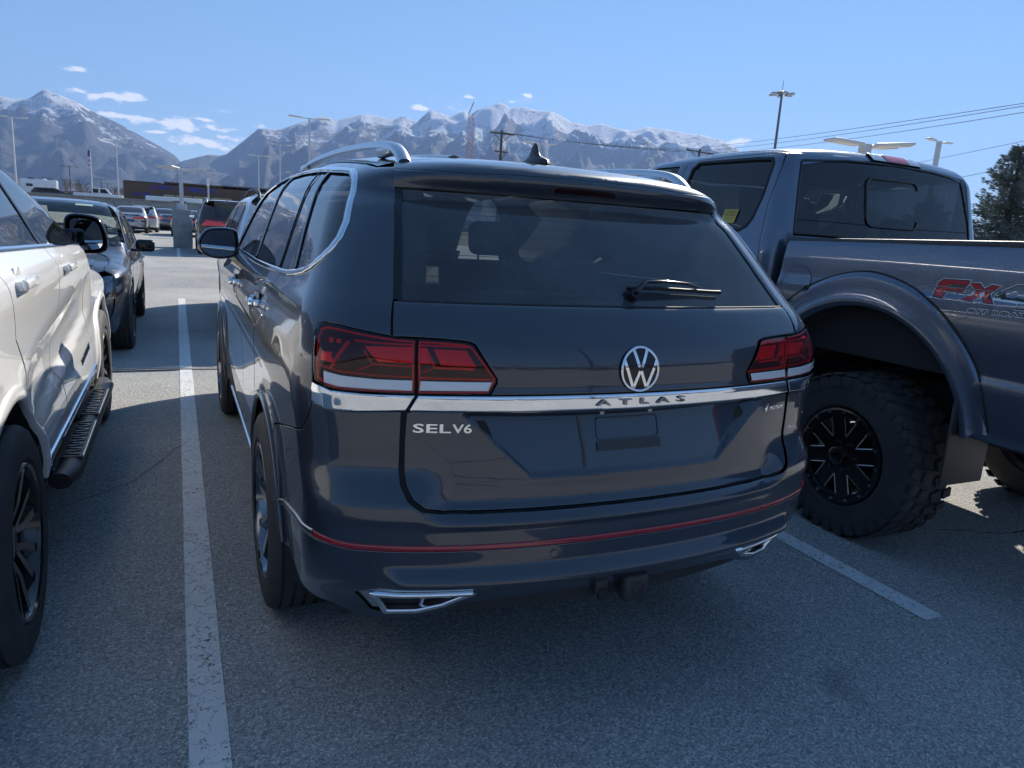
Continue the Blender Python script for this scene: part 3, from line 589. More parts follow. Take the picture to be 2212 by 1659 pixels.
surftext(A,'Q','V6',(.368,.951),.052,.026,CHROME,'trim_lettering',gate,off=.001,t=.004,space=1.0,flip=-1,bold=.02)
surftext(A,'Q','4',(-.382,.957),.022,.028,CHROME,'drive_lettering',gate,off=.001,t=.004,flip=-1,bold=.03,shear=.4)
surftext(A,'Q','MOTION',(-.425,.953),.078,.014,CHROME,'drive_lettering',gate,off=.001,t=.003,space=1.1,flip=-1,bold=.02)
# plate bracket area
fr=[(-.108,.897),(-.100,.893),(.100,.893),(.108,.897),(.112,.905),(.112,.948),(.106,.956),(-.106,.956),(-.112,.948),(-.112,.905)]
ribbon(A,'R',fr,.005,BLACK,'plate_frame',gate,ht=.004,closed=True,h=.01)
panel(A,'R',[(-.115,.862),(.115,.862),(.115,.889),(-.115,.889)],PLAST,'plate_light_cover',gate,off=.004,thick=.006,h=.02)
for x in (-.088,.088):
    p=A.at('R',[x],[.973])[0]; MB().tube([p+np.array([0,.004,0]),p-np.array([0,.004,0])],.008,12).build('screw',BOLT,gate)
# wiper
pv=A.at('R',[.03],[1.318])[0]
wp=MB().lathe([(0,.0),(0,.024),(.018,.022),(.026,.012),(.028,0)],o=(pv[0],pv[1]+.004,pv[2]),ax='y',sgn=-1)
wp=MB(); wp.tube([pv+np.array([0,.01,-.005]),pv+np.array([0,-.025,.012])],[.024,.014],16)
pts=[pv+np.array([0,-.028,.014])]+[A.at('R',[x],[z])[0]+np.array([0,-o_,o_]) for x,z,o_ in ((.08,1.340,.024),(.16,1.343,.024),(.25,1.341,.020),(.30,1.336,.014))]
wp.tube(pts,[.010,.012,.011,.010,.006],10,squash=.55)
wo=wp.build('wiper_arm',TRIM,gate)
bl=[A.at('R',[x],[z])[0]+np.array([0,-.008,.008]) for x,z in ((.02,1.334),(.12,1.336),(.24,1.332),(.36,1.328),(.40,1.327))]
MB().tube(bl,[.006]*4+[.007],8).build('wiper_blade',SEAL,gate)
# high brake light
bp_=[(.115,1.624),(-.115,1.624),(-.105,1.640),(.105,1.640)]
hb=panel(A,'Q',bp_,REDL,'high_brake_lamp',gate,off=.002,thick=.004,h=.02); panel(A,'Q',bp_,REDD,'lamp_housing',hb,off=-.0,thick=0,h=.02,bev=0,eps=0) if 0 else None
# bumper
bl_=[(.637,1.003),(.60,.990),(.56,.988),(.51,.993),(.478,.995),(.479,.903),(.479,.829),(.473,.791),(.456,.752),(.430,.725),(.399,.713),(.342,.711)]
bot=[(.0,.424),(.12,.424),(.30,.412),(.345,.405),(.395,.375),(.45,.350),(.53,.352),(.60,.40)]
bq=bl_+[(-a,b) for a,b in bl_[::-1]]
side=[(.668,.911)]+q_([(.60,.841),(.792,.792)])
low=q_(arch(HY,.38,r_a,R(128),R(171),8))
half=[(.653,.946)]+side+low+[(.645,.405)]+bot[::-1]
allp=bl_[::-1]+half   # center-top(left) -> corner -> arch -> bottom centre
mirr=[(-a,b) for a,b in allp[::-1]]
ex=[(.552,.459),(.530,.470),(.335,.472),(.325,.463),(.386,.405),(.44,.380),(.502,.378),(.528,.386)]
exm=[(-a,b) for a,b in ex]
bumper=panel(A,'Q',allp+mirr[1:] if abs(allp[-1][0])<1e-6 else allp+mirr,BLACK,'rear_bumper',suv,h=.012,rows=(.470,.490,.505,.513,.533,.552,.556,.565,.672,.676,.682,.72,.74),holes=[ex[::-1],exm])
panel(A,'Q',[(-.30,.375),(-.34,.44),(0,.44),(.34,.44),(.30,.375),(0,.375)],TRIM,'valance',suv,off=-.02,thick=.02,h=.05)
rf=[(.79,.583),(.705,.612),(.655,.625),(.625,.629),(.60,.625),(.56,.619),(.52,.617),(.477,.616),(.355,.617),(.18,.619),(0,.620)]
rp=[(.627,.629),(.60,.625),(.56,.619),(.52,.617),(.477,.616),(.356,.617)]
ribbon(A,'Q',rp,.017,REFL,'reflex_strip',bumper,ht=.004,mirror=True)
ribbon(A,'Q',[(.3535,.617),(.18,.619),(0.001,.620)],.016,REFL,'reflex_strip',bumper,ht=.004,mirror=True)
ribbon(A,'Q',[(.885,.560),(.79,.590),(.705,.618),(.650,.628),(.629,.630)],.020,SATIN,'bumper_moulding',bumper,ht=.005,mirror=True)
ribbon(A,'Q',[(.885,.548),(.79,.578),(.705,.605),(.650,.616),(.60,.613),(.54,.606),(.477,.605),(.355,.606),(.18,.608),(0.001,.608)],.003,DKCHROME,'bumper_crease',bumper,ht=.003,mirror=True)
for x in (-.79,-.27,.27,.79):
    c=A.at('R',[x],[.575 if abs(x)>.5 else .580])[0]; n_=A.normal(c[None])[0]; s_=math.atan2(-c[0],1.5-c[1])
    ribbon(A,'Q',[(s_+.013/1.45*math.cos(t),c[2]+.013*math.sin(t)) for t in np.linspace(0,2*PI,20)[:-1]],.0022,PLAST,'parking_sensor',bumper,ht=.0015,closed=True,h=.01)
for sg in (1,-1):
    e=[(a*sg,b) for a,b in [(.518,.461),(.335,.465),(.332,.461),(.388,.410),(.44,.388),(.50,.386)]]
    P=densify([(a*1.35,b) for a,b in e],.01); Q=A.at('Q',P[:,0]/1.35,P[:,1]); N=A.normal(Q)
    t_=ribbon3(Q,N,.019,CHROME,'exhaust_trim',suv,ht=.013,closed=True)
    panel(A,'Q',[(a*1.0,b) for a,b in e],TRIM,'exhaust_recess',t_,off=-.035,thick=0,h=.02,bev=0,eps=0)
    for a in (.432,):
        q0=A.at('Q',[a*sg],[.388])[0]; q1=A.at('Q',[(a-.012)*sg],[.463])[0]
        MB().tube([q0+np.array([0,.012,0]),q1+np.array([0,.012,0])],.006,6).build('trim_bar',SATIN,t_)
    f0=[(.553*sg,.457),(.524*sg,.463),(.506*sg,.388),(.526*sg,.388)]
    panel(A,'Q',f0,SATIN,'trim_end',t_,off=-.006,thick=.01,h=.015)
# tow hitch
ht=empty('tow_hitch',None,None); ht.parent=suv
MB().box((.055,.045,.405),(.095,.05,.095),None,.018).lathe([(0,.02),(.004,.022),(.004,.018)],o=(.055,.018,.405),ax='y',n=20,sgn=-1).build('hitch_cover',PLAST,ht)
MB().box((.055,.14,.405),(.075,.18,.075),None,.01).tube([(-.55,.22,.40),(.6,.22,.40)],.03,10).build('receiver_tube',PLAST,ht)
MB().box((-.065,.06,.415),(.045,.035,.05),None,.006).tube([(-.065,.05,.40),(-.065,.03,.385)],.018,12).tube([(-.04,.055,.435),(-.02,.055,.43)],.008,6).build('trailer_socket',PLAST,ht)
# underbody, arches
MB().box((0,2.3,.24),(1.60,3.6,.10),None,.03).box((0,.75,.36),(1.2,.7,.10),None,.04).build('underbody',LINER,suv)
for hy in (HY,4.04):
    for sg in (-1,1):
        b=MB(); V=[];F=[]; aa=np.linspace(R(-12),R(192),24)
        for x in (sg*.93,sg*.60):
            for t in aa: V.append((x,hy+.45*math.cos(t),.38+.45*math.sin(t)))
        n=len(aa); F=[(i,i+1,n+i+1,n+i) for i in range(n-1)]; b.add(V,F).add([(sg*.60,hy-.45,.2),(sg*.60,hy+.45,.2),(sg*.60,hy+.45,.85),(sg*.60,hy-.45,.85)],[(0,1,2,3)])
        b.build('arch_liner',LINER,suv)
        aa2=np.linspace(R(-5),R(172 if hy<2 else 185),40)
        Pp=np.array([(hy-.0+.452*math.cos(t),.38+.452*math.sin(t)) for t in aa2]); Q=A.at('S',Pp[:,0],Pp[:,1]) if hy>2 else A.at('Q',[sy(y) for y in Pp[:,0]],Pp[:,1]); N=A.normal(Q)
        if sg<0: ribbon3(Q,N,.030,BLACK,'arch_lip',suv,ht=.009,mirror=False)
        else: ribbon3(Q,N,.030,BLACK,'arch_lip',suv,ht=.009,mirror='only')
        tw,rim,o=wheel(suv,(sg*.862,hy,.381),.381,.255,.262,'twin',side=sg,rimmat=RIMS if 0 else DKCHROME); spokes(tw,o,5,.255,RIMB,'twin',rot=.35,face=RIMS)
# mirrors and handles
for sg in (-1,1):
    m_=empty('door_mirror',None,None); m_.parent=suv
    hs=[(0,-.055),(-.03,-.085),(-.13,-.095),(-.205,-.065),(-.225,-.01),(-.195,.055),(-.15,.085),(-.03,.088),(0,.06)]
    hs=chaikin(hs,2,True)
    V=[];F=[]; rings=[(0,.93),(.004,1.0),(.03,1.04),(.07,1.0),(.10,.85),(.118,.55),(.122,.0)]; n=len(hs); cx,cz=hs.mean(0)
    for dy,k in rings:
        for (a,b_) in hs: V.append(((-.915+cx+(a-cx)*k) if sg<0 else (0.915-cx-(a-cx)*k), 2.93+dy, 1.318+cz+(b_-cz)*k))
    for i in range(len(rings)-1):
        for k in range(n): F.append((i*n+k,i*n+(k+1)%n,(i+1)*n+(k+1)%n,(i+1)*n+k))
    MB().add(V,F).build('mirror_shell',BLACK,m_,angle=60)
    V=[((-.915+cx+(a-cx)*.88) if sg<0 else (0.915-cx-(a-cx)*.88),2.915+.28*(a-cx),1.318+cz+(b_-cz)*.88) for a,b_ in hs]; mk('mirror_face',V,[tuple(range(n))],MIRR,m_)
    MB().box((sg*.94,2.985,1.265),(.12,.07,.045),None,.015).box((sg*.945,3.0,1.30),(.05,.10,.07),None,.02).build('mirror_arm',PLAST,m_)
    for y,z in ((1.36,1.155),(2.52,1.135)):
        hp=MB().box((sg*.985,y,z),(.028,.20,.030),Matrix.Rotation(sg*R(2),3,'Z'),.012).box((sg*.968,y+.09,z),(.03,.03,.03),None,.008).box((sg*.968,y-.09,z),(.03,.03,.03),None,.008)
        hd=hp.build('door_handle',CHROME,suv)
        c_=A.at('Q',[sy(y)],[z])[0]
        MB().box((sg*(abs(c_[0])-.002),y,z),(.008,.15,.075),None,.003).build('handle_recess',TRIM,hd)
# fuel door outline
fd=chaikin([(.80,1.30),(.84,1.405),(.745,1.36),(.655,1.30),(.615,1.285),(.665,1.262),(.74,1.268)],1,True)
# interior
cab=empty('cabin',None,None); cab.parent=suv
for x in (-.38,.38): seat(x,2.25,.72,cab)
seat(0,1.35,.62,cab,w=1.2,head=False); seat(-.3,.95,.62,cab,w=.5,head=False); seat(.3,.95,.62,cab,w=.5,head=False)
for x in (-.42,.42): MB().box((x,1.22,1.30),(.24,.1,.15),None,.045).build('headrest',CLOTH,cab)
MB().box((0,3.15,1.02),(1.5,.5,.30),Matrix.Rotation(R(12),3,'X'),.08).build('dashboard',CABIN,cab)
MB().lathe([(-.012,.18),(0,.19),(.012,.18),(0,.168),(-.012,.18)],o=(-.38,2.78,1.10),ax='y',n=32).build('steering_wheel',PLAST,cab)
MB().box((0,2.2,.45),(1.6,3.0,.1),None,.02).box((0,.45,.80),(1.1,.25,.5),None,.05).build('cabin_floor',CABIN,cab)
MB().box((0,2.95,1.56),(.26,.03,.07),None,.015).build('rear_view_mirror',PLAST,cab)
panel(A,'T',[(-.60,.8),(.60,.8),(.60,2.85),(-.60,2.85)],CABIN,'headlining',cab,off=-.04,thick=0,h=.2,bev=0,eps=0)

# ---------------------------------------------------------------- grey pickup on the right
trk=empty('pickup_truck','lifted dark grey pickup truck with red FX4 decal parked right of the black SUV','pickup truck',(2.975,0,0))
B_=TBED; C_=TCAB
AC=(.95,.57)
def tarch(r,a0,a1,n=40): return [(AC[0]+r*math.cos(t),AC[1]+r*math.sin(t)) for t in np.linspace(a0,a1,n)]
al=[p for p in tarch(.665,R(168),R(11))]
al=[(min(a,1.555),b) for a,b in al]
al=[(min(a,1.555),b) for a,b in tarch(.665,R(11),R(169))]
bedp=[(1.560,.72),(1.562,1.30),(1.548,1.534),(1.0,1.549),(.2,1.568),(-1.0,1.600),(-1.0,.70)]
# wheel opening notch in the lower edge
op=[(y,z) for y,z in tarch(.665,R(169),R(11))]
op=[(y,z) for y,z in op if .30<y<1.552]
op=sorted(op,key=lambda p:p[0])
bedp=[(1.560,.72),(1.562,1.30),(1.548,1.534),(1.0,1.549),(.2,1.568),(-1.0,1.600),(-1.0,.70),(op[0][0],.70)]+op+[(1.552,.72)]
bed=panel(B_,'S',bedp,GREYT,'bed_side',trk,h=.025,rows=(.955,1.30,1.335)); panel(B_,'S',[(1.56,.88),(1.548,1.534),(-1.0,1.600),(-1.0,.88),(.3,.88),(.5,1.1),(1.4,1.1),(1.5,.88)],GREYT,'bed_side',trk,h=.06,mirror='only')  # unseen far side: lower edge raised to let sun in under the bed
ribbon(B_,'S',[(1.545,1.541),(1.0,1.556),(.2,1.575),(-1.0,1.606)],.03,PLAST,'bed_rail',trk,ht=.012,mirror=True)
b=MB(); 
for sg in (-1,1): b.box((sg*.90,.3,1.562),(.10,2.55,.035),Matrix.Rotation(-R(1.3),3,'X'),.01)
b.build('rail_cap',PLAST,trk)
MB().box((0,.28,.98),(1.55,2.5,.05)).box((-.86,.28,1.22),(.06,2.5,.55)).box((.86,.28,1.22),(.06,2.5,.55)).box((0,1.53,1.22),(1.8,.05,.60)).box((0,-.98,1.25),(1.8,.06,.62)).build('bed_inner',LINER,trk,smooth=False)
for sg,mm in ((-1,False),(1,'only')):
    aa=np.linspace(R(11),R(150),60); pf=[(.805,-.004),(.798,.008),(.775,.012),(.735,.016),(.705,.018),(.692,.027),(.675,.031),(.660,.029),(.650,.018),(.644,.0),(.642,-.12)]
    V=[];F=[];k=len(pf)
    for t in aa:
        ey=1.0-.05*max(0,math.cos(t))
        for r_,o in pf:
            rr_=r_ if r_<.70 else .70+(r_-.70)*(1-.35*abs(math.cos(t)))
            V.append((sg*(.985+o),AC[0]+(-rr_)*math.cos(t)*1.0,AC[1]+rr_*math.sin(t)+(.02 if r_>.7 else 0)))
    for i in range(len(aa)-1):
        for j in range(k-1): F.append((i*k+j,(i+1)*k+j,(i+1)*k+j+1,i*k+j+1))
    MB().add(V,F).build('wheel_flare',GREYT,trk,angle=60)
    aa=np.linspace(R(12),R(150),40); Q=B_.at('S',[AC[0]-.808*math.cos(t)*(1-.02) for t in aa],[min(1.5,AC[1]+.822*math.sin(t)) for t in aa]); N=B_.normal(Q)
    Q[:,1]=[AC[0]-(.70+.108*(1-.35*abs(math.cos(t))))*math.cos(t) for t in aa]; Q[:,2]=[AC[1]+.02+(.70+.108*(1-.35*abs(math.cos(t))))*math.sin(t) for t in aa]
    ribbon3(Q*[1,1,1],N,.012,SEAL,'flare_gap_shade',trk,ht=.004,mirror=mm)  # dark strip put in for the gap shading round the flare
    # arch liner
    V=[];F=[]; aa=np.linspace(R(18),R(162),24)
    for x in (sg*.97,sg*.55):
        for t in aa: V.append((x,AC[0]+.64*math.cos(t),AC[1]+.64*math.sin(t)))
    n=len(aa); F=[(i,i+1,n+i+1,n+i) for i in range(n-1)]
    MB().add(V,F).build('arch_liner',LINER,trk)
    MB().box((sg*.895,.335,.655),(.30,.012,.40),None,.004).build('mud_flap',PLAST,trk)
panel(B_,'R',[(-.90,.76),(.90,.76),(.93,1.3),(.91,1.575),(-.91,1.575),(-.93,1.3)],GREYT,'tailgate',trk,h=.06)
MB().box((0,-1.10,.70),(1.9,.16,.16),None,.04).build('rear_bumper',CHROME,trk)
for sg in (-1,1): MB().box((sg*.925,-1.0,1.25),(.10,.12,.42),None,.03).build('tail_lamp',REDI,trk)
MB().box((-.52,1.0,.75),(.08,2.0,.16)).box((.52,1.0,.75),(.08,2.0,.16)).tube([(-.85,.95,.42),(.85,.95,.42)],.05,12).lathe([(-.16,0),(-.12,.12),(0,.17),(.12,.12),(.16,0)],o=(0,.95,.42),ax='x',n=20).build('chassis',LINER,trk)
MB().tube([(-.62,.62,.62),(-.55,.50,1.15)],[.035,.03],12).build('shock_absorber',DKCHROME,trk)
MB().box((-.56,.95,.62),(.07,1.5,.05),None,.01).build('leaf_spring',PLAST,trk)
MB().box((0,2.6,.62),(1.5,2.9,.22),None,.05).box((0,4.6,.75),(1.2,1.6,.4),None,.05).build('underbody',LINER,trk)
# fuel door, decals
cf=[(1.415+.105*math.cos(t),1.292+.105*math.sin(t)) for t in np.linspace(0,2*PI,40)[:-1]]
fl=panel(B_,'S',cf,GREYT,'fuel_door',trk,off=.002,thick=.003,h=.03,bev=.7)
ribbon(B_,'S',cf,.004,SEAL,'door_gap',fl,ht=.0025,closed=True)
MB().lathe([(0,.0),(-.006,.012),(0,.02)],o=(-.993,1.335,1.275),ax='x',n=16).build('door_catch',TRIM,fl)
for a,b_ in (((1.54,1.345),(1.1,1.352)),):
    ribbon(B_,'S',[(1.54,1.348),(1.0,1.352),(.3,1.362),(-.3,1.372)],.006,GREYT,'body_crease',trk,ht=.003)
    ribbon(B_,'S',[(1.30,1.330),(1.0,1.332),(.3,1.340),(-.3,1.35)],.005,GREYT,'body_crease',trk,ht=.002)
# FX4 decal outlines
def U(zx,zy): return (.572-(zx-1040)*.000334,1.302+(640-zy)*.000335+(zx-1040)*.0000085)
Fl=[(1040,605),(1075,420),(1130,375),(1495,375),(1478,428),(1225,420),(1215,462),(1455,466),(1440,518),(1205,512),(1180,620)]
Xl=[(1455,620),(1635,505),(1530,400),(1645,402),(1722,478),(1800,415),(1915,415),(1790,515),(1880,640),(1775,635),(1712,558),(1590,632)]
P4=[(1900,520),(2130,395),(2420,385),(2390,545),(2445,550),(2435,600),(2380,600),(2360,680),(2200,675),(2215,595),(1895,575)]
def grow(p,d):
    p=np.array(p,float); n=len(p); ar=(p[:,0]*np.roll(p[:,1],-1)-np.roll(p[:,0],-1)*p[:,1]).sum(); out=[]
    for i in range(n):
        a=p[i]-p[i-1]; b=p[(i+1)%n]-p[i]; a/=np.linalg.norm(a)+1e-9; b/=np.linalg.norm(b)+1e-9
        na=np.array([a[1],-a[0]])*np.sign(ar); nb_=np.array([b[1],-b[0]])*np.sign(ar); m=na+nb_; L=max(.45,np.dot(m,na)); out.append(p[i]+m/L*d)
    return [tuple(x) for x in out]
dec=empty('decal',None,None); dec.parent=trk; dec['label']='red FX4 OFF ROAD decal with black and white edging'
for nm,g_ in (('F',Fl),('X',Xl),('4',P4)):
    for dd,mt,o in ((25,WHITEP,.0008),(16,BLKP,.0013),(.0,REDP if nm!='4' else GREYT,.0018)):
        panel(B_,'S',[U(*p) for p in grow(g_,dd)],mt,'decal_letter',dec,off=o,thick=0,h=.05,bev=0,eps=0)
surftext(B_,'S','OFF ROAD',(.262,1.271),.262,.024,WHITEP,'decal_text',dec,off=.0008,t=.0004,space=1.12,flip=-1,bold=.07,slope=.025)
surftext(B_,'S','OFF ROAD',(.262,1.271),.256,.017,BLKP,'decal_text',dec,off=.0014,t=.0004,space=1.12,flip=-1,bold=.02,slope=.025)
# cab
def qc(l): return [((math.atan2(.97,2.6-y) if y<2.6 else PI/2+y-2.6),z) for y,z in l]
def seamC(x,ys):
    P=C_.at('T',np.full(len(ys),x),np.array(ys)); return [((math.atan2(-p[0],2.6-p[1]) if p[1]<2.6 else PI/2+p[1]-2.6),p[2]) for p in P]
ysC=np.linspace(1.80,3.35,14); sC=seamC(-.80,ysC)
win=[(1.90,1.640),(1.93,1.60),(1.99,1.578),(2.40,1.568),(2.63,1.565),(2.66,1.75),(2.60,1.90),(2.50,2.018),(2.00,2.018),(1.90,2.008),(1.872,1.98),(1.872,1.86)]
win=[(1.895,1.66),(1.93,1.61),(1.99,1.582),(2.45,1.570),(2.70,1.568),(2.66,1.80),(2.62,1.99),(2.57,2.035),(2.0,2.030),(1.86,2.022),(1.835,1.985),(1.855,1.80)]
def q2(y,z): P=C_.at('S',[y],[z])[0]; return ((math.atan2(-P[0],2.6-y) if y<2.6 else PI/2+y-2.6),z)
winq=[q2(y,z) for y,z in win]
rw=[(-.325,2.03),(-.315,1.80),(-.315,1.60)]
# rear window opening in Q params: s about (0,2.6)
def qr(x,z): P=C_.at('R',[x],[z])[0]; return (math.atan2(-P[0],2.6-P[1]),z)
rwin=[qr(x,z) for x,z in [(-.755,2.015),(-.79,1.85),(-.822,1.58),(-.4,1.575),(0,1.575),(.4,1.575),(.822,1.58),(.79,1.85),(.755,2.015),(.4,2.045),(0,2.055),(-.4,2.045)]]
corner=[qr(-.762,2.02),qr(-.797,1.85),qr(-.829,1.58),qr(-.835,1.30)]+[q2(1.735,.70)]+[q2(1.735,1.30),q2(1.745,1.50),q2(1.79,1.75),q2(1.785,1.95),q2(1.80,2.04),q2(1.86,2.062)]
corner=[qr(-.762,2.02),qr(-.797,1.85),qr(-.829,1.58),qr(-.84,1.20),qr(-.84,.75)]+qc([(1.74,.75),(1.74,1.30)])+[q2(1.76,1.50),q2(1.80,1.75),q2(1.775,1.95),q2(1.80,2.03),q2(1.88,2.052)]+[(a,b-.002) for a,b in sC[1::1]][:2][::-1]
corner=[qr(-.762,2.022),qr(-.797,1.85),qr(-.829,1.58),qr(-.84,1.20),qr(-.84,.75),q2(1.74,.75),q2(1.74,1.30),q2(1.77,1.50),q2(1.79,1.75),q2(1.765,1.97),q2(1.79,2.045),q2(1.90,2.062),q2(3.3,2.035),(sC[-1][0],sC[-1][1]-.002)]+[(a,b-.002) for a,b in sC[::-1][1:]]+[(.36,2.075)]
panel(C_,'Q',corner,GREYT,'cab_corner',trk,h=.03,mirror=True)
dr=[q2(1.746,.75),q2(1.746,1.30),q2(1.776,1.50),q2(1.796,1.75),q2(1.771,1.97),q2(1.796,2.040),q2(1.905,2.056),q2(2.62,2.052),q2(2.70,2.02),q2(2.76,1.56),q2(2.76,.75)]
panel(C_,'Q',dr,GREYT,'rear_door',trk,h=.03,mirror=True,holes=[winq[::-1]])
w2_=[q2(2.83,1.575),q2(3.75,1.56),q2(3.60,1.68),q2(3.40,1.86),q2(3.20,1.99),q2(3.05,2.02),q2(2.78,2.02)]
panel(C_,'Q',[q2(2.766,.75),q2(2.766,1.56),q2(2.706,2.02),q2(2.62,2.056),q2(3.28,2.030),q2(3.5,1.86),q2(3.86,1.54),q2(3.9,.75)],GREYT,'front_door',trk,h=.04,mirror=True,holes=[w2_[::-1]])
panel(C_,'Q',[q2(3.91,.9),q2(3.87,1.50),q2(4.3,1.44),q2(5.2,1.36),q2(5.5,1.2),q2(5.5,.8),q2(5.25,.8)]+[q2(4.62+.6*math.cos(t),.57+.55*math.sin(t)) for t in np.linspace(R(25),R(150),12)],GREYT,'front_wing',trk,h=.06,mirror=True)
panel(C_,'T',[(-.797,1.82),(-.5,1.79),(0,1.77),(.5,1.79),(.797,1.82)]+[(.797,y) for y in ysC[1:]]+[(.5,3.42),(0,3.46),(-.5,3.42)]+[(-.797,y) for y in ysC[::-1][:-1]],GREYT,'cab_roof',trk,h=.05)
panel(C_,'T',[(-.82,4.12),(0,4.3),(.82,4.12),(.85,4.8),(.7,5.5),(-.7,5.5),(-.85,4.8)],GREYT,'bonnet',trk,h=.1)
panel(C_,'T',[(-.74,3.43),(0,3.50),(.74,3.43),(.82,4.08),(0,4.25),(-.82,4.08)],GLASSC,'windscreen',trk,h=.12,thick=0,bev=0,eps=0)
panel(C_,'N',[(-.9,.7),(-.9,1.25),(.9,1.25),(.9,.7)],PLAST,'front_bumper',trk,h=.1)
hdr=[(.355,2.030),(.30,2.060),(.0,2.068),(-.30,2.060),(-.355,2.030),(-.365,2.085),(-.2,2.108),(0,2.115),(.2,2.108),(.365,2.085)]
hx=np.linspace(-.797,.797,17); hy_=np.interp(np.abs(hx),[0,.5,.797],[1.77,1.79,1.82]); Ph=C_.at('T',hx,hy_+.001)
htop=[(math.atan2(-p[0],2.6-p[1]),p[2]-.002) for p in Ph]
hbot=[qr(x,2.063-.075*abs(x/.755)**2.2+.002) for x in np.linspace(.755,-.755,9)]
panel(C_,'Q',htop+hbot,GREYT,'cab_header',trk,h=.02)
panel(C_,'Q',[qr(-.83,1.565),qr(0,1.565),qr(.83,1.565),qr(.83,.9),qr(-.83,.9)],GREYT,'cab_back',trk,h=.06)
panel(C_,'Q',rwin,glass('pickup_rear_glass',(.20,.24,.25),film=.05),'rear_window',trk,off=-.004,thick=0,h=.05,bev=0,eps=0)
ribbon(C_,'Q',rwin,.016,TRIM,'window_seal',trk,ht=.003,closed=True)
def RR(x0,x1,z0,z1,r): 
    p=[]
    for cx,cz,a0 in ((x1-r,z1-r,0),(x0+r,z1-r,90),(x0+r,z0+r,180),(x1-r,z0+r,270)):
        for k in range(5): t=R(a0+22.5*k); p.append((cx+r*math.cos(t),cz+r*math.sin(t)))
    return p
ribbon(C_,'R',RR(-.24,.235,1.655,1.955,.05),.018,TRIM,'slider_frame',trk,ht=.006)
ribbon(C_,'R',[(-.80,1.665),(-.3,1.662),(.25,1.66),(.80,1.665)],.004,SEAL,'heater_wire',trk,ht=.001)
tri=[(.70,2.01),(.805,1.70),(.812,1.78),(.775,2.0)]
panel(C_,'R',tri,TRIM,'window_quarter_trim',trk,off=.002,thick=.003,h=.05)
panel(C_,'Q',winq[::-1],GLASSD,'side_window',trk,off=-.008,thick=0,h=.08,mirror=True,bev=0,eps=0)
panel(C_,'Q',w2_[::-1],GLASSC,'side_window',trk,off=-.008,thick=0,h=.1,mirror=True,bev=0,eps=0)
ribbon(C_,'Q',winq,.022,SEAL,'window_seal',trk,ht=.004,closed=True,mirror=True)
dg=[q2(1.743,.75),q2(1.743,1.30),q2(1.773,1.50),q2(1.793,1.75),q2(1.768,1.97),q2(1.793,2.043),q2(1.905,2.059),q2(2.62,2.054)]
ribbon(C_,'Q',dg,.008,SEAL,'door_gap',trk,ht=.001,off=-.001)
# third brake light
hl=empty('high_brake_lamp',None,None); hl.parent=trk
for x0,x1,m_,nm in ((-.115,.215,CLRL,'lamp_lens'),):
    P=[(x0,2.052),(x1+.02,2.050),(x1,2.092),(x0+.01,2.096)]
    P=[(-.170,2.062),(.285,2.056),(.235,2.102),(-.170,2.108)]
    panel(C_,'R',P,WHL,'lamp_lens',hl,off=.012,thick=.014,h=.03,bev=.8)
    panel(C_,'R',[(-.045,2.062),(.165,2.060),(.160,2.102),(-.045,2.105)],REDI,'red_lens',hl,off=.0145,thick=.01,h=.02,bev=.8)
    for k in range(6): p=C_.at('R',[-.028+k*.034],[2.083])[0]; MB().lathe([(0,.009),(.004,.005),(.005,0)],o=(p[0],p[1]-.015,p[2]),ax='y',n=10,sgn=-1).build('light_emitter',REDB,hl)
# window sticker
PP=C_.at('S',np.array([2.17,2.02,2.03,2.19]),np.array([1.735,1.735,1.635,1.635]))
st=panel(C_,'S',[(2.165,1.712),(2.035,1.712),(2.055,1.625),(2.185,1.625)],YELP,'window_sticker',trk,off=.001,thick=0,h=.1,bev=0,eps=0)
st['label']='yellow THIS VEHICLE NOT FOR SALE paper sticker'
surftext(C_,'S','THIS VEHICLE',(2.100,1.696),.110,.015,MAGP,'sticker_text',st,off=.0015,t=.0004,flip=-1)
surftext(C_,'S','NOT FOR SALE',(2.105,1.677),.102,.014,MAGP,'sticker_text',st,off=.0015,t=.0004,flip=-1)
for z_ in (1.660,1.652,1.644): surftext(C_,'S','---------------',(2.110,z_),.09,.0016,MAGP,'sticker_text',st,off=.0015,t=.0004,flip=-1)
cabt=empty('cabin',None,None); cabt.parent=trk
for x in (-.42,.42): seat(x,3.05,.95,cabt)
for x in (-.45,.0,.45): seat(x,2.05,.92,cabt,w=.44)
MB().box((0,3.85,1.36),(1.6,.5,.25),None,.08).box((0,2.7,.88),(1.7,2.0,.1)).build('cabin_floor',CABIN,cabt)
panel(C_,'T',[(-.72,1.85),(.72,1.85),(.72,3.3),(-.72,3.3)],CABIN,'headlining',cabt,off=-.05,thick=0,h=.3,bev=0,eps=0)
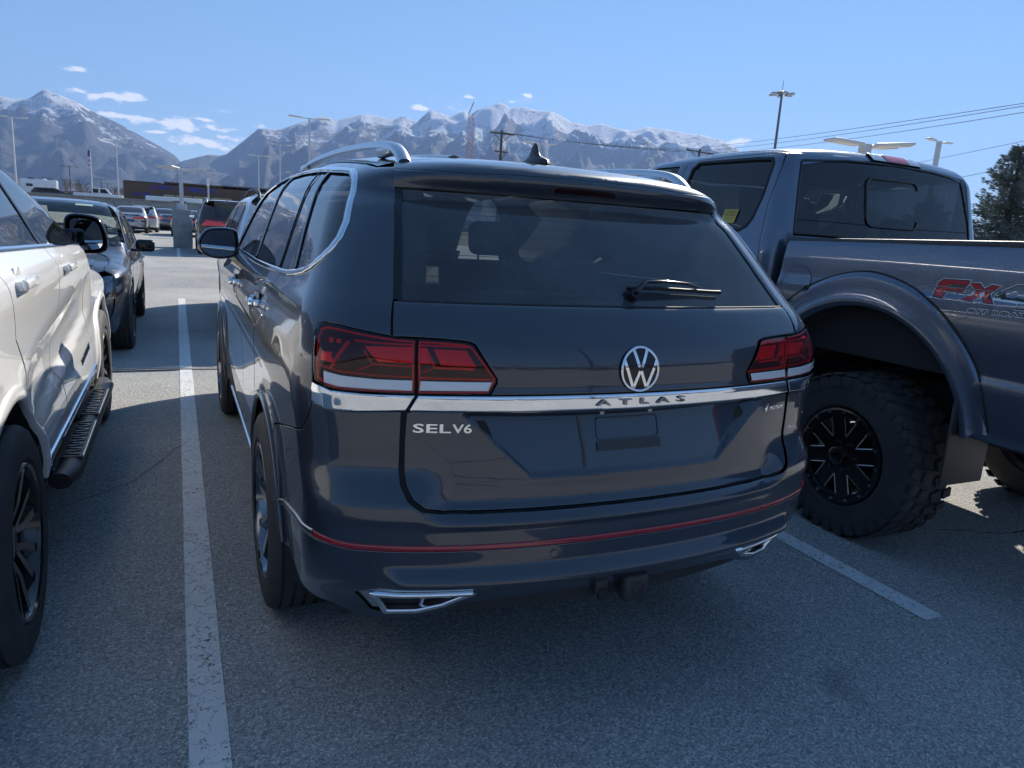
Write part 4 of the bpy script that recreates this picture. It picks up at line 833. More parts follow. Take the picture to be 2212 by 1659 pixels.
# big wheels with triangular windows
def bigwheel(pos,side):
    r,wd,rr=.440,.315,.255
    x,y,z=pos; h=wd/2
    pr=[(-h*.80,rr),(-h*.99,rr*1.07),(-h,rr+(r-rr)*.5),(-h*1.0,r-.05),(-h*.93,r-.022),(-h*.8,r-.008),(h*.8,r-.008),(h*.93,r-.022),(h,r-.05),(h,rr+(r-rr)*.5),(h*.99,rr*1.07),(h*.8,rr)]
    b=MB().lathe(pr,n=72)
    for k in range(34):
        a=2*PI*k/34
        for cx,wx,sh in ((-h*.82,.050,.0),(-h*.30,.062,.4),(h*.30,.062,-.4),(h*.82,.050,.5)):
            da=sh*2*PI/34; M=Matrix.Rotation(a+da,3,'X'); rad=M@Vector((0,0,r-.001))
            b.box((cx,rad.y,rad.z),(wx,.050,.012),M@Matrix.Rotation(R(18 if cx>0 else -18),3,'Z'),.004 if False else 0)
        M=Matrix.Rotation(a,3,'X'); rad=M@Vector((0,0,r-.045)); b.box((-h*1.0,rad.y,rad.z),(.014,.040,.050),M)
    t=b.build('wheel',TYRE,trk,angle=35,loc=pos)
    if side>0: t.rotation_euler=(0,0,PI)
    o=-h
    MB().lathe([(o+.03,rr+.004),(o+.006,rr),(o+.002,rr-.010),(o+.004,rr-.030),(o+.022,rr-.036),(o+.06,rr-.040),(h-.02,rr-.03),(h-.02,rr+.004)],n=72).build('rim',RIMB,t,angle=25)
    for k in range(20):
        a=2*PI*k/16
        if k<16: MB().tube([(o+.006,.238*math.cos(a),.238*math.sin(a)),(o-.006,.238*math.cos(a),.238*math.sin(a))],[.0085,.007],8).build('rim_bolt',BOLT,t)
    wins=[]
    for k in range(8):
        a=2*PI*k/8+.2
        tri_=[(.108,a-.02),(.208,a-.24),(.212,a-.05),(.208,a+.14)]
        wins.append([(q*math.cos(b_),q*math.sin(b_)) for q,b_ in tri_])
    circ=[(.222*math.cos(t_),.222*math.sin(t_)) for t_ in np.linspace(0,2*PI,60)[:-1]]
    def W_(P): return np.stack([o+.030+.02*np.exp(-((np.hypot(P[:,0],P[:,1])-.12)/.06)**2)*0+P[:,2]*0,P[:,0],P[:,1]],1)
    face=MB(); v,T,L=tri_area([np.array(circ)]+[np.array(w_[::-1]) for w_ in wins],.03,0); n=len(v)
    f1=[(o+.022,p[0],p[1]) for p in v]; f2=[(o+.045,p[0],p[1]) for p in v]
    F=[tuple(q) for q in T]+[tuple(q+n) for q in T]
    for l in L: F+=[(l[i],l[(i+1)%len(l)],n+l[(i+1)%len(l)],n+l[i]) for i in range(len(l))]
    fo=MB().add(f1+f2,F).build('rim_face',RIMB,t,angle=30)
    for w_ in wins:
        for i,j in ((0,1),(3,0)):
            p,q=w_[i],w_[j]; MB().tube([(o+.0215,p[0],p[1]),(o+.0215,q[0],q[1])],.0032,6).build('milled_edge',RIMS,fo)
    MB().lathe([(o-.02,.0),(o-.02,.035),(o-.012,.048),(o+.02,.052)],n=32).build('hub_cap',RIMB,t)
    for k in range(6):
        a=2*PI*k/6; MB().tube([(o+.02,.075*math.cos(a),.075*math.sin(a)),(o-.004,.075*math.cos(a),.075*math.sin(a))],.011,6).build('wheel_nut',DKCHROME,t)
    MB().lathe([(o+.13,.03),(o+.13,.17),(o+.15,.17),(o+.15,.03)],n=30).build('brake_disc',BRAKE,t)
    V,F=textmesh('MOTO\nMETAL',.02,0,align='CENTER'); mk('cap_lettering',[(o-.0208,-v_[0],v_[1]) if side<0 else (o-.0208,-v_[0],v_[1]) for v_ in V],F,DKCHROME,t)
for y in (.90,4.62):
    bigwheel((-.895,y,.425),-1); bigwheel((.895,y,.425),1)
# ---------------------------------------------------------------- white crossover on the left
wh=empty('crossover','white crossover with black side step and black wheels parked left of the painted line','crossover',(-2.715,-.10,0))
W_=WSUV
def qw(l): return [((math.atan2(.97,1.5-y) if y<1.5 else PI/2+y-1.5),z) for y,z in l]
def qwm(l): return [(-a,b) for a,b in qw(l)]
def seamW(x,ys):
    P=W_.at('T',np.full(len(ys),x),np.array(ys)); return [((math.atan2(-p[0],1.5-p[1]) if p[1]<1.5 else PI/2+p[1]-1.5),p[2]) for p in P]
def q3(y,z): P=W_.at('S',[y],[z])[0]; return ((math.atan2(-P[0],1.5-y) if y<1.5 else PI/2+y-1.5),z)
ysW=np.linspace(.5,2.9,16); sW=seamW(-.64,ysW)
W1,W4=(1.06,.385),(4.13,.385)
def awh(c,r,a0,a1,n=18): return [q3(c[0]+r*math.cos(t),c[1]+r*math.sin(t)) for t in np.linspace(a0,a1,n)]
DLw=[(.55,1.34),(1.2,1.322),(2.0,1.298),(2.6,1.280),(3.28,1.262),(3.20,1.33),(3.00,1.45),(2.80,1.54),(2.55,1.615),(2.2,1.665),(1.8,1.690),(1.2,1.695),(.80,1.68),(.66,1.62)]
dl=[q3(*p) for p in DLw]
def wp_(poly,name,m_=WHITE,**k): return panel(W_,'Q',poly,m_,name,wh,mirror=True,**k)
wp_([(.62,.50),(.62,1.0),(.5,1.3)]+[q3(.47,1.36),q3(.62,1.35),q3(1.02,1.342)][0:3]+[q3(1.06,1.22),q3(1.13,1.05),q3(1.30,.93)]+[q3(1.46,.80)]+awh(W1,.475,R(55),R(165),16)+[q3(.56,.42)],'quarter_panel',h=.03)
wp_([q3(1.028,1.338),q3(1.066,1.22),q3(1.136,1.055),q3(1.306,.935),q3(1.468,.80),q3(1.53,.60),q3(1.545,.44),q3(2.18,.44),q3(2.17,.62),q3(2.10,.78),q3(2.08,1.0),q3(2.10,1.20),q3(2.06,1.302)],'rear_door',h=.03)
wp_([q3(2.067,1.300),q3(2.107,1.20),q3(2.087,1.0),q3(2.107,.78),q3(2.177,.62),q3(2.187,.44),q3(3.42,.44),q3(3.43,.62),q3(3.26,.80),q3(3.24,1.0),q3(3.28,1.15),q3(3.26,1.263)],'front_door',h=.03)
wp_([q3(3.287,1.262),q3(3.287,1.15),q3(3.247,1.0),q3(3.267,.80),q3(3.437,.62),q3(3.43,.44),q3(3.62,.44)]+awh(W4,.475,R(172),R(12),20)+[q3(4.9,.5),q3(5.0,.9),q3(4.7,1.02),q3(4.2,1.115),q3(3.8,1.17),q3(3.55,1.215)],'front_wing',h=.03)
top_=[q3(y,z) for y,z in ((.47,1.37),(.60,1.62),(.74,1.71),(1.2,1.722),(1.8,1.717),(2.2,1.69),(2.58,1.64),(2.85,1.56),(3.06,1.465),(3.27,1.335),(3.37,1.265))]
panel(W_,'Q',dl[::-1],glass('dark_window',(.07,.08,.08),film=.015,ior=1.6),'side_window',wh,off=-.006,thick=0,h=.06,mirror=True,bev=0,eps=0)
bf=[q3(y,z) for y,z in ((3.36,1.262),(3.25,1.335),(3.04,1.46),(2.83,1.555),(2.56,1.632),(2.2,1.682),(1.8,1.708),(1.2,1.713),(.75,1.70))]
ribbon(W_,'Q',bf,.045,TRIM,'window_frame',wh,ht=.004,mirror=True)
bf2=[q3(y,z) for y,z in ((3.43,1.25),(3.31,1.335),(3.10,1.475),(2.88,1.578),(2.58,1.662),(2.2,1.715),(1.8,1.738),(1.2,1.742),(.7,1.73))]
ribbon(W_,'Q',bf2,.035,WHITE,'roof_edge',wh,ht=.012,mirror=True)
ribbon(W_,'Q',[q3(y,z) for y,z in ((.5,1.352),(1.2,1.333),(2.0,1.309),(2.6,1.291),(3.3,1.272))],.020,CHROME,'belt_chrome',wh,ht=.006,mirror=True)
for a,b_ in (((1.06,1.335),(1.0,1.69)),((2.09,1.298),(1.93,1.70))): ribbon(W_,'Q',[q3(*a),q3((a[0]+b_[0])/2-.01,(a[1]+b_[1])/2),q3(*b_)],.065,TRIM,'window_pillar',wh,ht=.004,off=-.004,mirror=True)
panel(W_,'Q',[q3(.5,.44),q3(.5,1.33),q3(3.35,1.24),q3(4.6,1.0)]+awh(W4,.49,R(20),R(172),12)+[q3(3.5,.42),q3(1.65,.42)]+awh(W1,.49,R(5),R(170),12),LINER,'inner_shell',wh,off=-.018,thick=0,h=.08,mirror=True,bev=0,eps=0)
panel(W_,'T',[(-.64,.5),(.64,.5),(.64,2.9),(.3,2.95),(-.3,2.95),(-.64,2.9)],WHITE,'roof',wh,h=.1,off=.008)
panel(W_,'T',[(-.66,2.97),(.66,2.97),(.76,3.55),(0,3.7),(-.76,3.55)],GLASSD,'windscreen',wh,h=.1,thick=0,bev=0,eps=0)
panel(W_,'T',[(-.80,3.6),(0,3.74),(.80,3.6),(.86,4.3),(.75,4.95),(-.75,4.95),(-.86,4.3)],WHITE,'bonnet',wh,h=.06)
panel(W_,'Q',[(-.613,.42),(.613,.42),(.613,1.0),(.495,1.3),(-.495,1.3),(-.613,1.0)],WHITE,'tailgate',wh,h=.06)
panel(W_,'Q',[(-.50,1.307),(.50,1.307),(.56,1.62),(-.56,1.62)],GLASSD,'rear_window',wh,off=-.004,h=.1,thick=0,bev=0,eps=0)
panel(W_,'Q',[(-.57,1.62),(.57,1.62),(.60,1.70),(0,1.72),(-.60,1.70)],WHITE,'rear_header',wh,h=.06)
panel(W_,'Q',[q3(.47,1.37),q3(.60,1.62),q3(.72,1.71),(.57,1.68),(.505,1.31)],WHITE,'rear_pillar',wh,h=.05,mirror=True)
panel(W_,'N',[(-.85,.35),(.85,.35),(.85,.95),(-.85,.95)],PLAST,'front_bumper',wh,h=.1)
panel(W_,'Q',[q3(1.50,.33),q3(1.55,.436),q3(2.6,.436),q3(3.60,.436),q3(3.62,.33)],PLAST,'sill',wh,h=.04,mirror=True)
ribbon(W_,'Q',[q3(1.56,.50),q3(2.2,.497),q3(2.9,.497),q3(3.45,.51)],.045,CHROME,'sill_chrome',wh,ht=.010,mirror=True,prof=[(-.5,0),(-.45,.8),(-.1,1.2),(.1,.8),(.2,1.3),(.45,.7),(.5,0)])
for c in (W1,W4):
    aa=np.linspace(R(8),R(180),50); Q=W_.at('S',[c[0]+.50*math.cos(t) for t in aa],[c[1]+.50*math.sin(t) for t in aa]); N=W_.normal(Q)
    ribbon3(Q,N,.055,WHITE,'arch_flare',wh,ht=.009,mirror=True,prof=[(-.5,-1.5),(-.5,.2),(-.40,.9),(-.15,1.05),(.2,.8),(.45,.3),(.5,-.3)])
    for sg in (-1,1):
        V=[]; aa=np.linspace(R(-12),R(192),24)
        for x in (sg*.95,sg*.60):
            for t in aa: V.append((x,c[0]+.478*math.cos(t),c[1]+.478*math.sin(t)))
        n=len(aa); MB().add(V,[(i,i+1,n+i+1,n+i) for i in range(n-1)]).add([(sg*.6,c[0]-.5,.2),(sg*.6,c[0]+.5,.2),(sg*.6,c[0]+.5,.9),(sg*.6,c[0]-.5,.9)],[(0,1,2,3)]).build('arch_liner',LINER,wh)
        tw,rim,o=wheel(wh,(sg*.868,c[0],.39),.39,.255,.262,'twin',side=sg,rimmat=RIMB); spokes(tw,o,6,.255,RIMB,'twin',rot=.2)
MB().box((0,2.6,.34),(1.6,3.6,.12),None,.03).build('underbody',LINER,wh)
# handles, lettering, mirror, step
for sg in (-1,1):
    for y,z in ((1.27,1.222),(2.35,1.200)):
        hd=MB().box((sg*1.018,y,z+.004),(.026,.21,.036),None,.012).box((sg*.998,y+.09,z),(.04,.03,.03),None,.008).box((sg*.998,y-.09,z),(.04,.03,.03),None,.008).build('door_handle',WHITE,wh)
        MB().lathe([(0,.0),(.001,.045),(-.003,.05)],o=(sg*.985,y,z+.012),ax='x',n=20,sgn=sg).build('handle_recess',WHITE,hd)
    m_=empty('door_mirror',None,None); m_.parent=wh
    hs=chaikin([(-.02,-.115),(.17,-.115),(.225,-.09),(.235,-.02),(.20,.08),(.14,.105),(-.02,.110),(-.035,.02)],2,True)
    V=[];n=len(hs);cx,cz=hs.mean(0); rings=[(0,.94),(.004,1.0),(.04,1.05),(.09,1.0),(.12,.8),(.13,0)]
    for dy,k in rings:
        for a,b_ in hs: V.append((sg*(.905+(cx+(a-cx)*k)*.82),3.32+dy,1.325+cz+(b_-cz)*k))
    F=[(i*n+k,i*n+(k+1)%n,(i+1)*n+(k+1)%n,(i+1)*n+k) for i in range(len(rings)-1) for k in range(n)]
    MB().add(V,F).build('mirror_shell',TRIM,m_,angle=60)
    mk('mirror_face',[(sg*(.905+(cx+(a-cx)*.80)*.82),3.312-.22*(a-cx),1.325+cz+(b_-cz)*.80) for a,b_ in hs],[tuple(range(n))],MIRR,m_)
    MB().box((sg*.93,3.36,1.25),(.20,.07,.07),None,.02).box((sg*.90,3.34,1.29),(.08,.16,.12),None,.02).build('mirror_arm',TRIM,m_)
    st_=MB().tube([(sg*1.01,1.62,.40),(sg*1.03,1.72,.40),(sg*1.03,3.40,.40),(sg*1.01,3.50,.40)],[.045,.052,.052,.045],16,squash=.75).build('side_step',PLAST,wh)
    for y0 in (1.80,2.52):
        pd=MB().box((sg*1.03,y0+.30,.437),(.085,.58,.012),None,.004).build('step_pad',PLAST,st_)
        for k in range(14): MB().box((sg*1.03,y0+.04+k*.040,.445),(.062,.010,.006),Matrix.Rotation(R(20 if k%2 else -20),3,'Z')).build('tread_bar',TRIM,pd)
        MB().box((sg*1.075,y0+.30,.440),(.004,.58,.012)).build('pad_edge',SATIN,pd)
    for y0 in (1.75,2.6,3.35): MB().box((sg*.97,y0,.40),(.14,.06,.03)).build('step_bracket',PLAST,st_)
P0=W_.at('S',np.linspace(2.75,3.2,4),[.66]*4)
V,F=textmesh('TRAVERSE',1,.5,space=1.1,bevel=.02); x,y=V[:,0],V[:,1]; x=(x-x.min())/(x.max()-x.min())-.5; y=(y-y.min())/(y.max()-y.min())-.5; z=(V[:,2]-V[:,2].min())/(V[:,2].max()-V[:,2].min())
P=W_.at('S',3.02+x*.42,.668+x*.03+y*.034); N=W_.normal(P); P=P+N*(.001+z*.004)[:,None]; mk('door_lettering',P*[-1,1,1],F,TRIM,wh)
cw=empty('cabin',None,None); cw.parent=wh
for x in (-.4,.4): seat(x,2.45,.74,cw); seat(x,1.5,.76,cw)
MB().box((0,3.3,1.08),(1.5,.4,.25),None,.06).build('dashboard',CABIN,cw)

# ---------------------------------------------------------------- other cars, built from a side profile
class Gen:
    """profile: list of (y,z) along the centre line, rear bumper to front bumper over the roof; local origin at the rear"""
    def __init__(s,L,W,H,top,rear,Wz,front=None,wb=(1.0,3.7),crown=.10):
        s.L=L; tp=pchip(*zip(*top)); rr=pchip(*zip(*rear)); ww=pchip(*zip(*Wz)); s.wb=wb
        def F(p):
            x,y,z=p[:,0],p[:,1],p[:,2]; ax=np.abs(x)
            tf=.16*np.clip((y-(L-.9))/.9,0,1)**2+.06*np.clip(1-y/.9,0,1)**2
            Wd=ww(z)*W-tf
            for hy in wb: r=np.hypot(y-hy,z-.33); Wd=Wd+.015*sstep(r,.47,.40)
            f=smax(rr(z)+crown*x*x-y,ax-Wd,.16); f=smax(f,z-(tp(y)-.04*x*x-.10*ax**4),.09)
            return smax(smax(f,y-L+.25*x*x+.10*sstep(z,.55,.25),.22),.20-z,.04)
        s.S=Surf(F,yc=1.3,zt=.8)
SUVW=[(.2,.90),(.35,.95),(.6,.985),(.95,1.0),(1.05,.985),(1.15,.955),(1.4,.87),(1.65,.76),(1.8,.68)]
SEDW=[(.2,.90),(.35,.95),(.5,.985),(.75,1.0),(.85,.985),(.93,.95),(1.15,.875),(1.40,.77),(1.5,.72)]
SUVT=[(0,1.45),(.25,1.66),(.5,1.72),(1.2,1.76),(2.2,1.74),(2.7,1.66),(3.5,1.20),(3.7,1.12),(4.3,1.04),(4.7,.85)]
SUVR=[(.2,.16),(.35,.04),(.5,.0),(.68,.0),(.72,.06),(1.0,.06),(1.08,.10),(1.25,.20),(1.55,.36),(1.66,.32),(1.75,.5)]
SEDT=[(0,.95),(.15,1.04),(.75,1.10),(1.2,1.30),(1.6,1.42),(2.2,1.455),(2.7,1.42),(3.0,1.30),(3.55,1.0),(3.7,.97),(4.3,.88),(4.65,.68)]
SEDR=[(.2,.15),(.35,.04),(.5,.0),(.62,.0),(.66,.05),(.85,.04),(.98,.08),(1.04,.2),(1.2,.9)]
def gcar(name,g,paint_,label,cat,loc,rz,group=None,body='suv',roofm=None,lampsz=(.93,1.08),emblem=False,detail=1,winm=None,front_detail=False,flip=1,cabin=False,sc=1):
    r=empty(name,label,cat,loc,rz,group); S=g.S; L=g.L; winm=winm or GLASSD; r.scale=(sc,)*3
    yc=1.3
    def qp(y,z): P=S.at('S',[y],[z])[0]; return ((math.atan2(-P[0],yc-y) if y<yc else PI/2+y-yc),z)
    wa,wb_=g.wb; rw=.34; hh=.045 if detail else .12
    bz=1.08 if body=='suv' else .93
    def arc(hy,a0,a1): return [qp(hy+.40*math.cos(t),.33+.40*math.sin(t)) for t in np.linspace(R(a0),R(a1),12)]
    if body=='suv': dl=[(.55,bz+.07),(1.0,bz+.04),(2.2,bz+.01),(3.35,bz),(3.1,1.28),(2.75,1.47),(2.4,1.58),(1.8,1.635),(.95,1.63),(.66,1.55)]
    else: dl=[(.95,bz+.04),(1.6,bz+.02),(2.4,bz),(3.25,bz-.01),(3.0,1.10),(2.7,1.24),(2.35,1.335),(1.9,1.35),(1.5,1.31),(1.15,1.16)]
    dq=[qp(*p) for p in dl]
    # sides, with the window opening cut through
    yr=np.linspace(.7 if body=='suv' else 1.5,2.6 if body=='suv' else 2.55,8)
    tx=-.56 if body=='suv' else -.55
    sm=[]
    for p in S.at('T',np.full(8,tx),yr): sm.append(((math.atan2(-p[0],yc-p[1]) if p[1]<yc else PI/2+p[1]-yc),p[2]))
    fr=[(S.at('T',[-.60],[y])[0]) for y in (L-1.35,L-.9,L-.45,L-.35)]
    frq=[(PI/2+p[1]-yc,p[2]-.015) for p in fr]
    if body=='suv': back=[(.30,.36),(.30,1.0),(.33,1.25),(.40,1.5),qp(.52,1.62)]
    else:
        tk=[S.at('T',[-.58],[y])[0] for y in (.35,.8,1.2)]; back=[(.30,.36),(.30,.93)]+[(math.atan2(-p[0],yc-p[1]),p[2]) for p in tk]
    pol=back+sm+[qp(L-1.60,1.14 if body=='suv' else 1.0)]+frq+[qp(L-.26,.70),qp(L-.26,.30)]+[q for q in arc(wb_,0,180)]+arc(wa,0,180)
    pol=[p for p in pol]
    sd=panel(S,'Q',pol,paint_,'body_side',r,h=hh,mirror=True,holes=[dq[::-1]])
    panel(S,'Q',dq[::-1],winm,'side_window',r,off=-.006,thick=0,h=.1,mirror=True,bev=0,eps=0)
    ribbon(S,'Q',dq,.022,CHROME if detail else TRIM,'window_trim',r,ht=.004,closed=True,mirror=True,h=.05)
    pil=((1.15,2.25) if body=='suv' else (1.55,2.35))
    for y in pil: ribbon(S,'Q',[qp(y,bz+.02),qp(y-.08,bz+.28),qp(y-.16,bz+(.50 if body=='suv' else .37))],.06,TRIM,'window_pillar',r,ht=.003,mirror=True)
    for y in ((1.30,2.32,3.25) if body=='suv' else (1.50,2.42,3.22)): ribbon(S,'Q',[qp(y,.36),qp(y,.7),qp(y-.02,bz-.02)],.007,SEAL,'door_gap',r,ht=.0005,mirror=True)
    # top
    e=abs(tx)-.002
    if body=='suv':
        panel(S,'T',[(-e,.7),(-.3,.62),(0,.60),(.3,.62),(e,.7)]+[(e,y) for y in yr[1:]]+[(0,2.68)]+[(-e,y) for y in yr[:0:-1]],roofm or paint_,'roof',r,h=.12)
        panel(S,'T',[(-e-.06,2.60),(0,2.71),(e+.06,2.60),(.82,3.38),(0,3.52),(-.82,3.38)],GLASSC,'windscreen',r,h=.12,thick=0,bev=0,eps=0)
        panel(S,'Q',[(.30,.36),(.295,1.0),(.325,1.25),(.395,1.5),qp(.52,1.62),(.2,1.675),(0,1.68)][0:0]+[(-.295,.36),(-.295,1.0),(-.32,1.22),(.32,1.22),(.295,1.0),(.295,.36)],paint_,'tailgate',r,h=.04)
        glp=[(.32,1.235),(.385,1.50),(.42,1.60),(-.42,1.60),(-.385,1.50),(-.32,1.235)]
        panel(S,'Q',glp,GLASSR,'rear_window',r,off=-.003,h=.06,thick=0,bev=0,eps=0)
        panel(S,'Q',[(.415,1.61),(.40,1.68),(0,1.69),(-.40,1.68),(-.415,1.61)],paint_,'spoiler',r,h=.03,off=.01)
        for x in (-.60,.60):
            P=chaikin([(x,.55,1.66),(x,.72,1.765),(x,1.4,1.80),(x,2.3,1.775),(x,2.6,1.70)],2); N=np.tile([0,0,1.],(len(P),1)); ribbon3(P,N,.04,PLAST if not emblem else SATIN,'roof_rail',r,ht=.02)
        panel(S,'Q',[(-.30,.60),(.30,.60),(.30,.36),(-.30,.36)],PLAST,'bumper_insert',r,off=.004,h=.08)
        lampq=[(.30,lampsz[0]),(.30,lampsz[1]),(.52,lampsz[1]+.03),(.60,lampsz[0]+.02),(.58,lampsz[0])]; inn=[(.15,lampsz[0]+.03),(.15,lampsz[1]),(.295,lampsz[1]),(.295,lampsz[0])]
        for q in (lampq,inn): panel(S,'Q',q,REDI,'tail_lamp',r,off=.004,h=.06,mirror=True,thick=.01)
        panel(S,'R',[(-.17,.74),(.17,.74),(.17,.90),(-.17,.90)],PLAST,'plate_recess',r,off=.003,h=.1)
        MB().tube([(0,.75,1.70),(0,.70,1.79)],[.03,.006],8).build('antenna_fin',PLAST,r)
    else:
        panel(S,'T',[(-e,yr[0]),(0,1.44),(e,yr[0])]+[(e,y) for y in yr[1:]]+[(0,2.66)]+[(-e,y) for y in yr[:0:-1]],roofm or paint_,'roof',r,h=.1)
        panel(S,'T',[(-e-.06,2.55),(0,2.69),(e+.06,2.55),(.82,3.40),(0,3.56),(-.82,3.40)],GLASSC,'windscreen',r,h=.1,thick=0,bev=0,eps=0)
        panel(S,'T',[(-e,1.47),(0,1.41),(e,1.47),(.62,.85),(0,.78),(-.62,.85)],GLASSR,'rear_window',r,h=.1,thick=0,bev=0,eps=0)
        panel(S,'T',[(-.60,.83),(0,.76),(.60,.83),(.60,.22),(0,.12),(-.60,.22)],paint_,'boot_lid',r,h=.08)
        panel(S,'Q',[(-.295,.36),(-.295,.95),(0,.97),(.295,.95),(.295,.36)],paint_,'tail_panel',r,h=.05)
        panel(S,'Q',[(-.28,.24),(.28,.24),(.28,.40),(-.28,.40)],PLAST,'bumper_insert',r,off=.005,h=.08)
        for q in ([(.30,.76),(.30,.90),(.50,.92),(.62,.86),(.60,.80)],[(.13,.78),(.13,.89),(.295,.90),(.295,.77)]): panel(S,'Q',q,REDI,'tail_lamp',r,off=.004,h=.05,mirror=True,thick=.01)
        panel(S,'R',[(-.24,.62),(.24,.62),(.26,.76),(-.26,.76)],mat('blue_plate' ,(.05,.07,.22),rough=.4) if not bpy.data.materials.get('blue_plate') else bpy.data.materials['blue_plate'],'number_plate',r,off=.005,h=.1)
    if emblem:
        ribbon(S,'R',[(.075*math.cos(t),1.01+.075*math.sin(t)) for t in np.linspace(0,2*PI,24)[:-1]],.014,CHROME,'emblem',r,ht=.006,closed=True)
        for p,q in (((-.3,.85),(-.05,.1)),((.3,.85),(.05,.1)),((-.8,.4),(-.34,-.8)),((.8,.4),(.34,-.8)),((-.34,-.8),(0,0)),((.34,-.8),(0,0))): ribbon(S,'R',[(p[0]*.075,1.01+p[1]*.075),(q[0]*.075,1.01+q[1]*.075)],.011,CHROME,'emblem_stroke',r,ht=.006)
        panel(S,'R',[(-.5,.955),(.5,.955),(.5,1.075),(-.5,1.075)],REDI,'lamp_bar',r,off=.002,h=.1)
    # bonnet and nose
    nb=3.56 if body=='suv' else 3.60
    panel(S,'T',[(-.60,nb-.12),(0,nb),(.60,nb-.12),(.60,L-.42),(.3,L-.32),(-.3,L-.32),(-.60,L-.42)],paint_,'bonnet',r,h=.06)
    ft=.80 if body!='suv' else .93
    panel(S,'N',[(-.72,.25),(-.72,ft-.12),(-.58,ft),(0,ft+.02),(.58,ft),(.72,ft-.12),(.72,.25)],paint_,'front_bumper',r,h=.06)
    panel(S,'T',[(-.60,nb-.16),(0,nb-.03),(.60,nb-.16),(.80,nb-.05),(.80,L-.45),(.60,L-.25),(0,L-.16),(-.60,L-.25),(-.80,L-.45),(-.80,nb-.05)],paint_,'wing_top',r,off=-.005,h=.10)
    panel(S,'N',[(-.84,.24),(-.84,ft-.16),(-.66,ft-.03),(0,ft+.04),(.66,ft-.03),(.84,ft-.16),(.84,.24)],paint_,'nose',r,off=-.005,h=.08)
    panel(S,'N',[(-.5,.33),(.5,.33),(.45,.52),(-.45,.52)],PLAST,'lower_grille',r,off=.006,h=.08)
    panel(S,'Q',[(.2,.30),(.2,.6),qp(.6,1.0),qp(3.4,.98),qp(L-.5,.75)]+[qp(L-.5,.35)]+arc(wb_,5,175)+arc(wa,5,175),LINER,'inner_shell',r,off=-.02,thick=0,h=.15,mirror=True,bev=0,eps=0)
    MB().box((0,L/2,.30),(1.5,L-1.0,.14),None,.03).box((0,L/2,.62),(1.3,L-1.6,.3),None,.05).build('underbody',LINER,r)
    for hy in g.wb:
        for sg in (-1,1):
            t,rim,o=wheel(r,(sg*.80,hy,rw),rw,.225,.225,'x',side=sg,tread=4,rimmat=RIMB if detail else DKCHROME)
            if detail: spokes(t,o,5,.22,DKCHROME,'single',rot=.3)
            V=[]; aa=np.linspace(R(-10),R(190),16)
            for x in (sg*.88,sg*.55):
                for t_ in aa: V.append((x,hy+.41*math.cos(t_),.33+.41*math.sin(t_)))
            MB().add(V,[(i,i+1,17+i,16+i) for i in range(15)]).build('arch_liner',LINER,r)
    for sg in (-1,1):
        my,mz=(3.10,bz+.09) if body=='suv' else (2.98,bz+.07)
        m_=MB().box((sg*1.02,my,mz),(.20,.09,.13),None,.04).box((sg*.93,my+.02,mz-.05),(.12,.05,.03),None,.01).build('door_mirror',TRIM if paint_ is GREYS else paint_,r)
        mk('mirror_face',[(sg*(1.02+a),my-.047,mz+b_) for a,b_ in ((-.075,-.04),(.075,-.04),(.075,.04),(-.075,.04))],[(0,1,2,3)],MIRR,m_)
        for y in ((1.45,2.50) if body=='suv' else (1.62,2.55)): MB().box((sg*.945,y,bz-.12),(.03,.18,.028),None,.01).build('door_handle',CHROME if detail else paint_,r)
    if detail:
        c=empty('cabin',None,None); c.parent=r
        z0=.62 if body=='suv' else .42
        for x in (-.37,.37): seat(x,2.25,z0,c); 
        seat(0,1.35,z0,c,w=1.2,head=False)
        for x in (-.4,.4): MB().box((x,1.25,z0+.68),(.24,.1,.15),None,.045).build('headrest',CLOTH,c)
        MB().box((0,3.05,bz-.12),(1.4,.5,.22),None,.06).build('dashboard',CABIN,c)
    return r,S,qp
gS=Gen(4.75,.93,1.76,SUVT,SUVR,SUVW,wb=(.98,3.77)); gD=Gen(4.70,.90,1.455,SEDT,SEDR,SEDW,wb=(1.05,3.74))
WHITE2=paint('white_crossover_paint',(.70,.73,.76),dust=.03); BLUEG=paint('blue_grey_paint',(.10,.13,.17),metal=.5,rough=.3); 
# white crossover straight ahead of the black SUV
gcar('crossover',gS,WHITE2,'pale white crossover with black roof rails and dark rear glass, ahead of the black SUV','crossover',(.27,7.05,0),0,roofm=WHITE2,sc=1.0)
# dark sedan facing the camera
sed,SS,qs=gcar('sedan',gD,GREYS,'dark grey sedan facing the camera behind the white crossover, with an amber corner headlamp','sedan',(-2.60,10.72,0),PI,body='sed'); sed.scale=(1,1,1.06)
# its headlamps: nose is local y=4.7
for mm in (False,'only'):
    hp=[qs(L_,z) for L_,z in ((4.05,.72),(4.38,.60),(4.52,.585),(4.53,.69),(4.40,.755),(4.15,.775))]
    hl_=panel(SS,'Q',hp,CLRL,'headlamp',sed,off=.006,thick=.02,h=.04,mirror=mm)
    panel(SS,'Q',[qs(4.02,.70),qs(4.40,.575),qs(4.56,.565),qs(4.57,.70),qs(4.42,.775),qs(4.10,.79)],DKCHROME,'lamp_housing',hl_,off=-.004,thick=0,h=.05,mirror=mm,bev=0,eps=0)
    panel(SS,'Q',[qs(4.10,.715),qs(4.20,.68),qs(4.22,.76),qs(4.13,.77)],AMBER,'amber_marker',hl_,off=.000,thick=.004,h=.03,mirror=mm)
    panel(SS,'Q',[qs(4.30,.66),qs(4.42,.62),qs(4.43,.68),qs(4.31,.71)],WHL,'projector',hl_,off=.001,thick=.004,h=.03,mirror=mm)
panel(SS,'N',[(-.42,.56),(.42,.56),(.46,.66),(-.46,.66)],TRIM,'grille',sed,off=.008,h=.08)
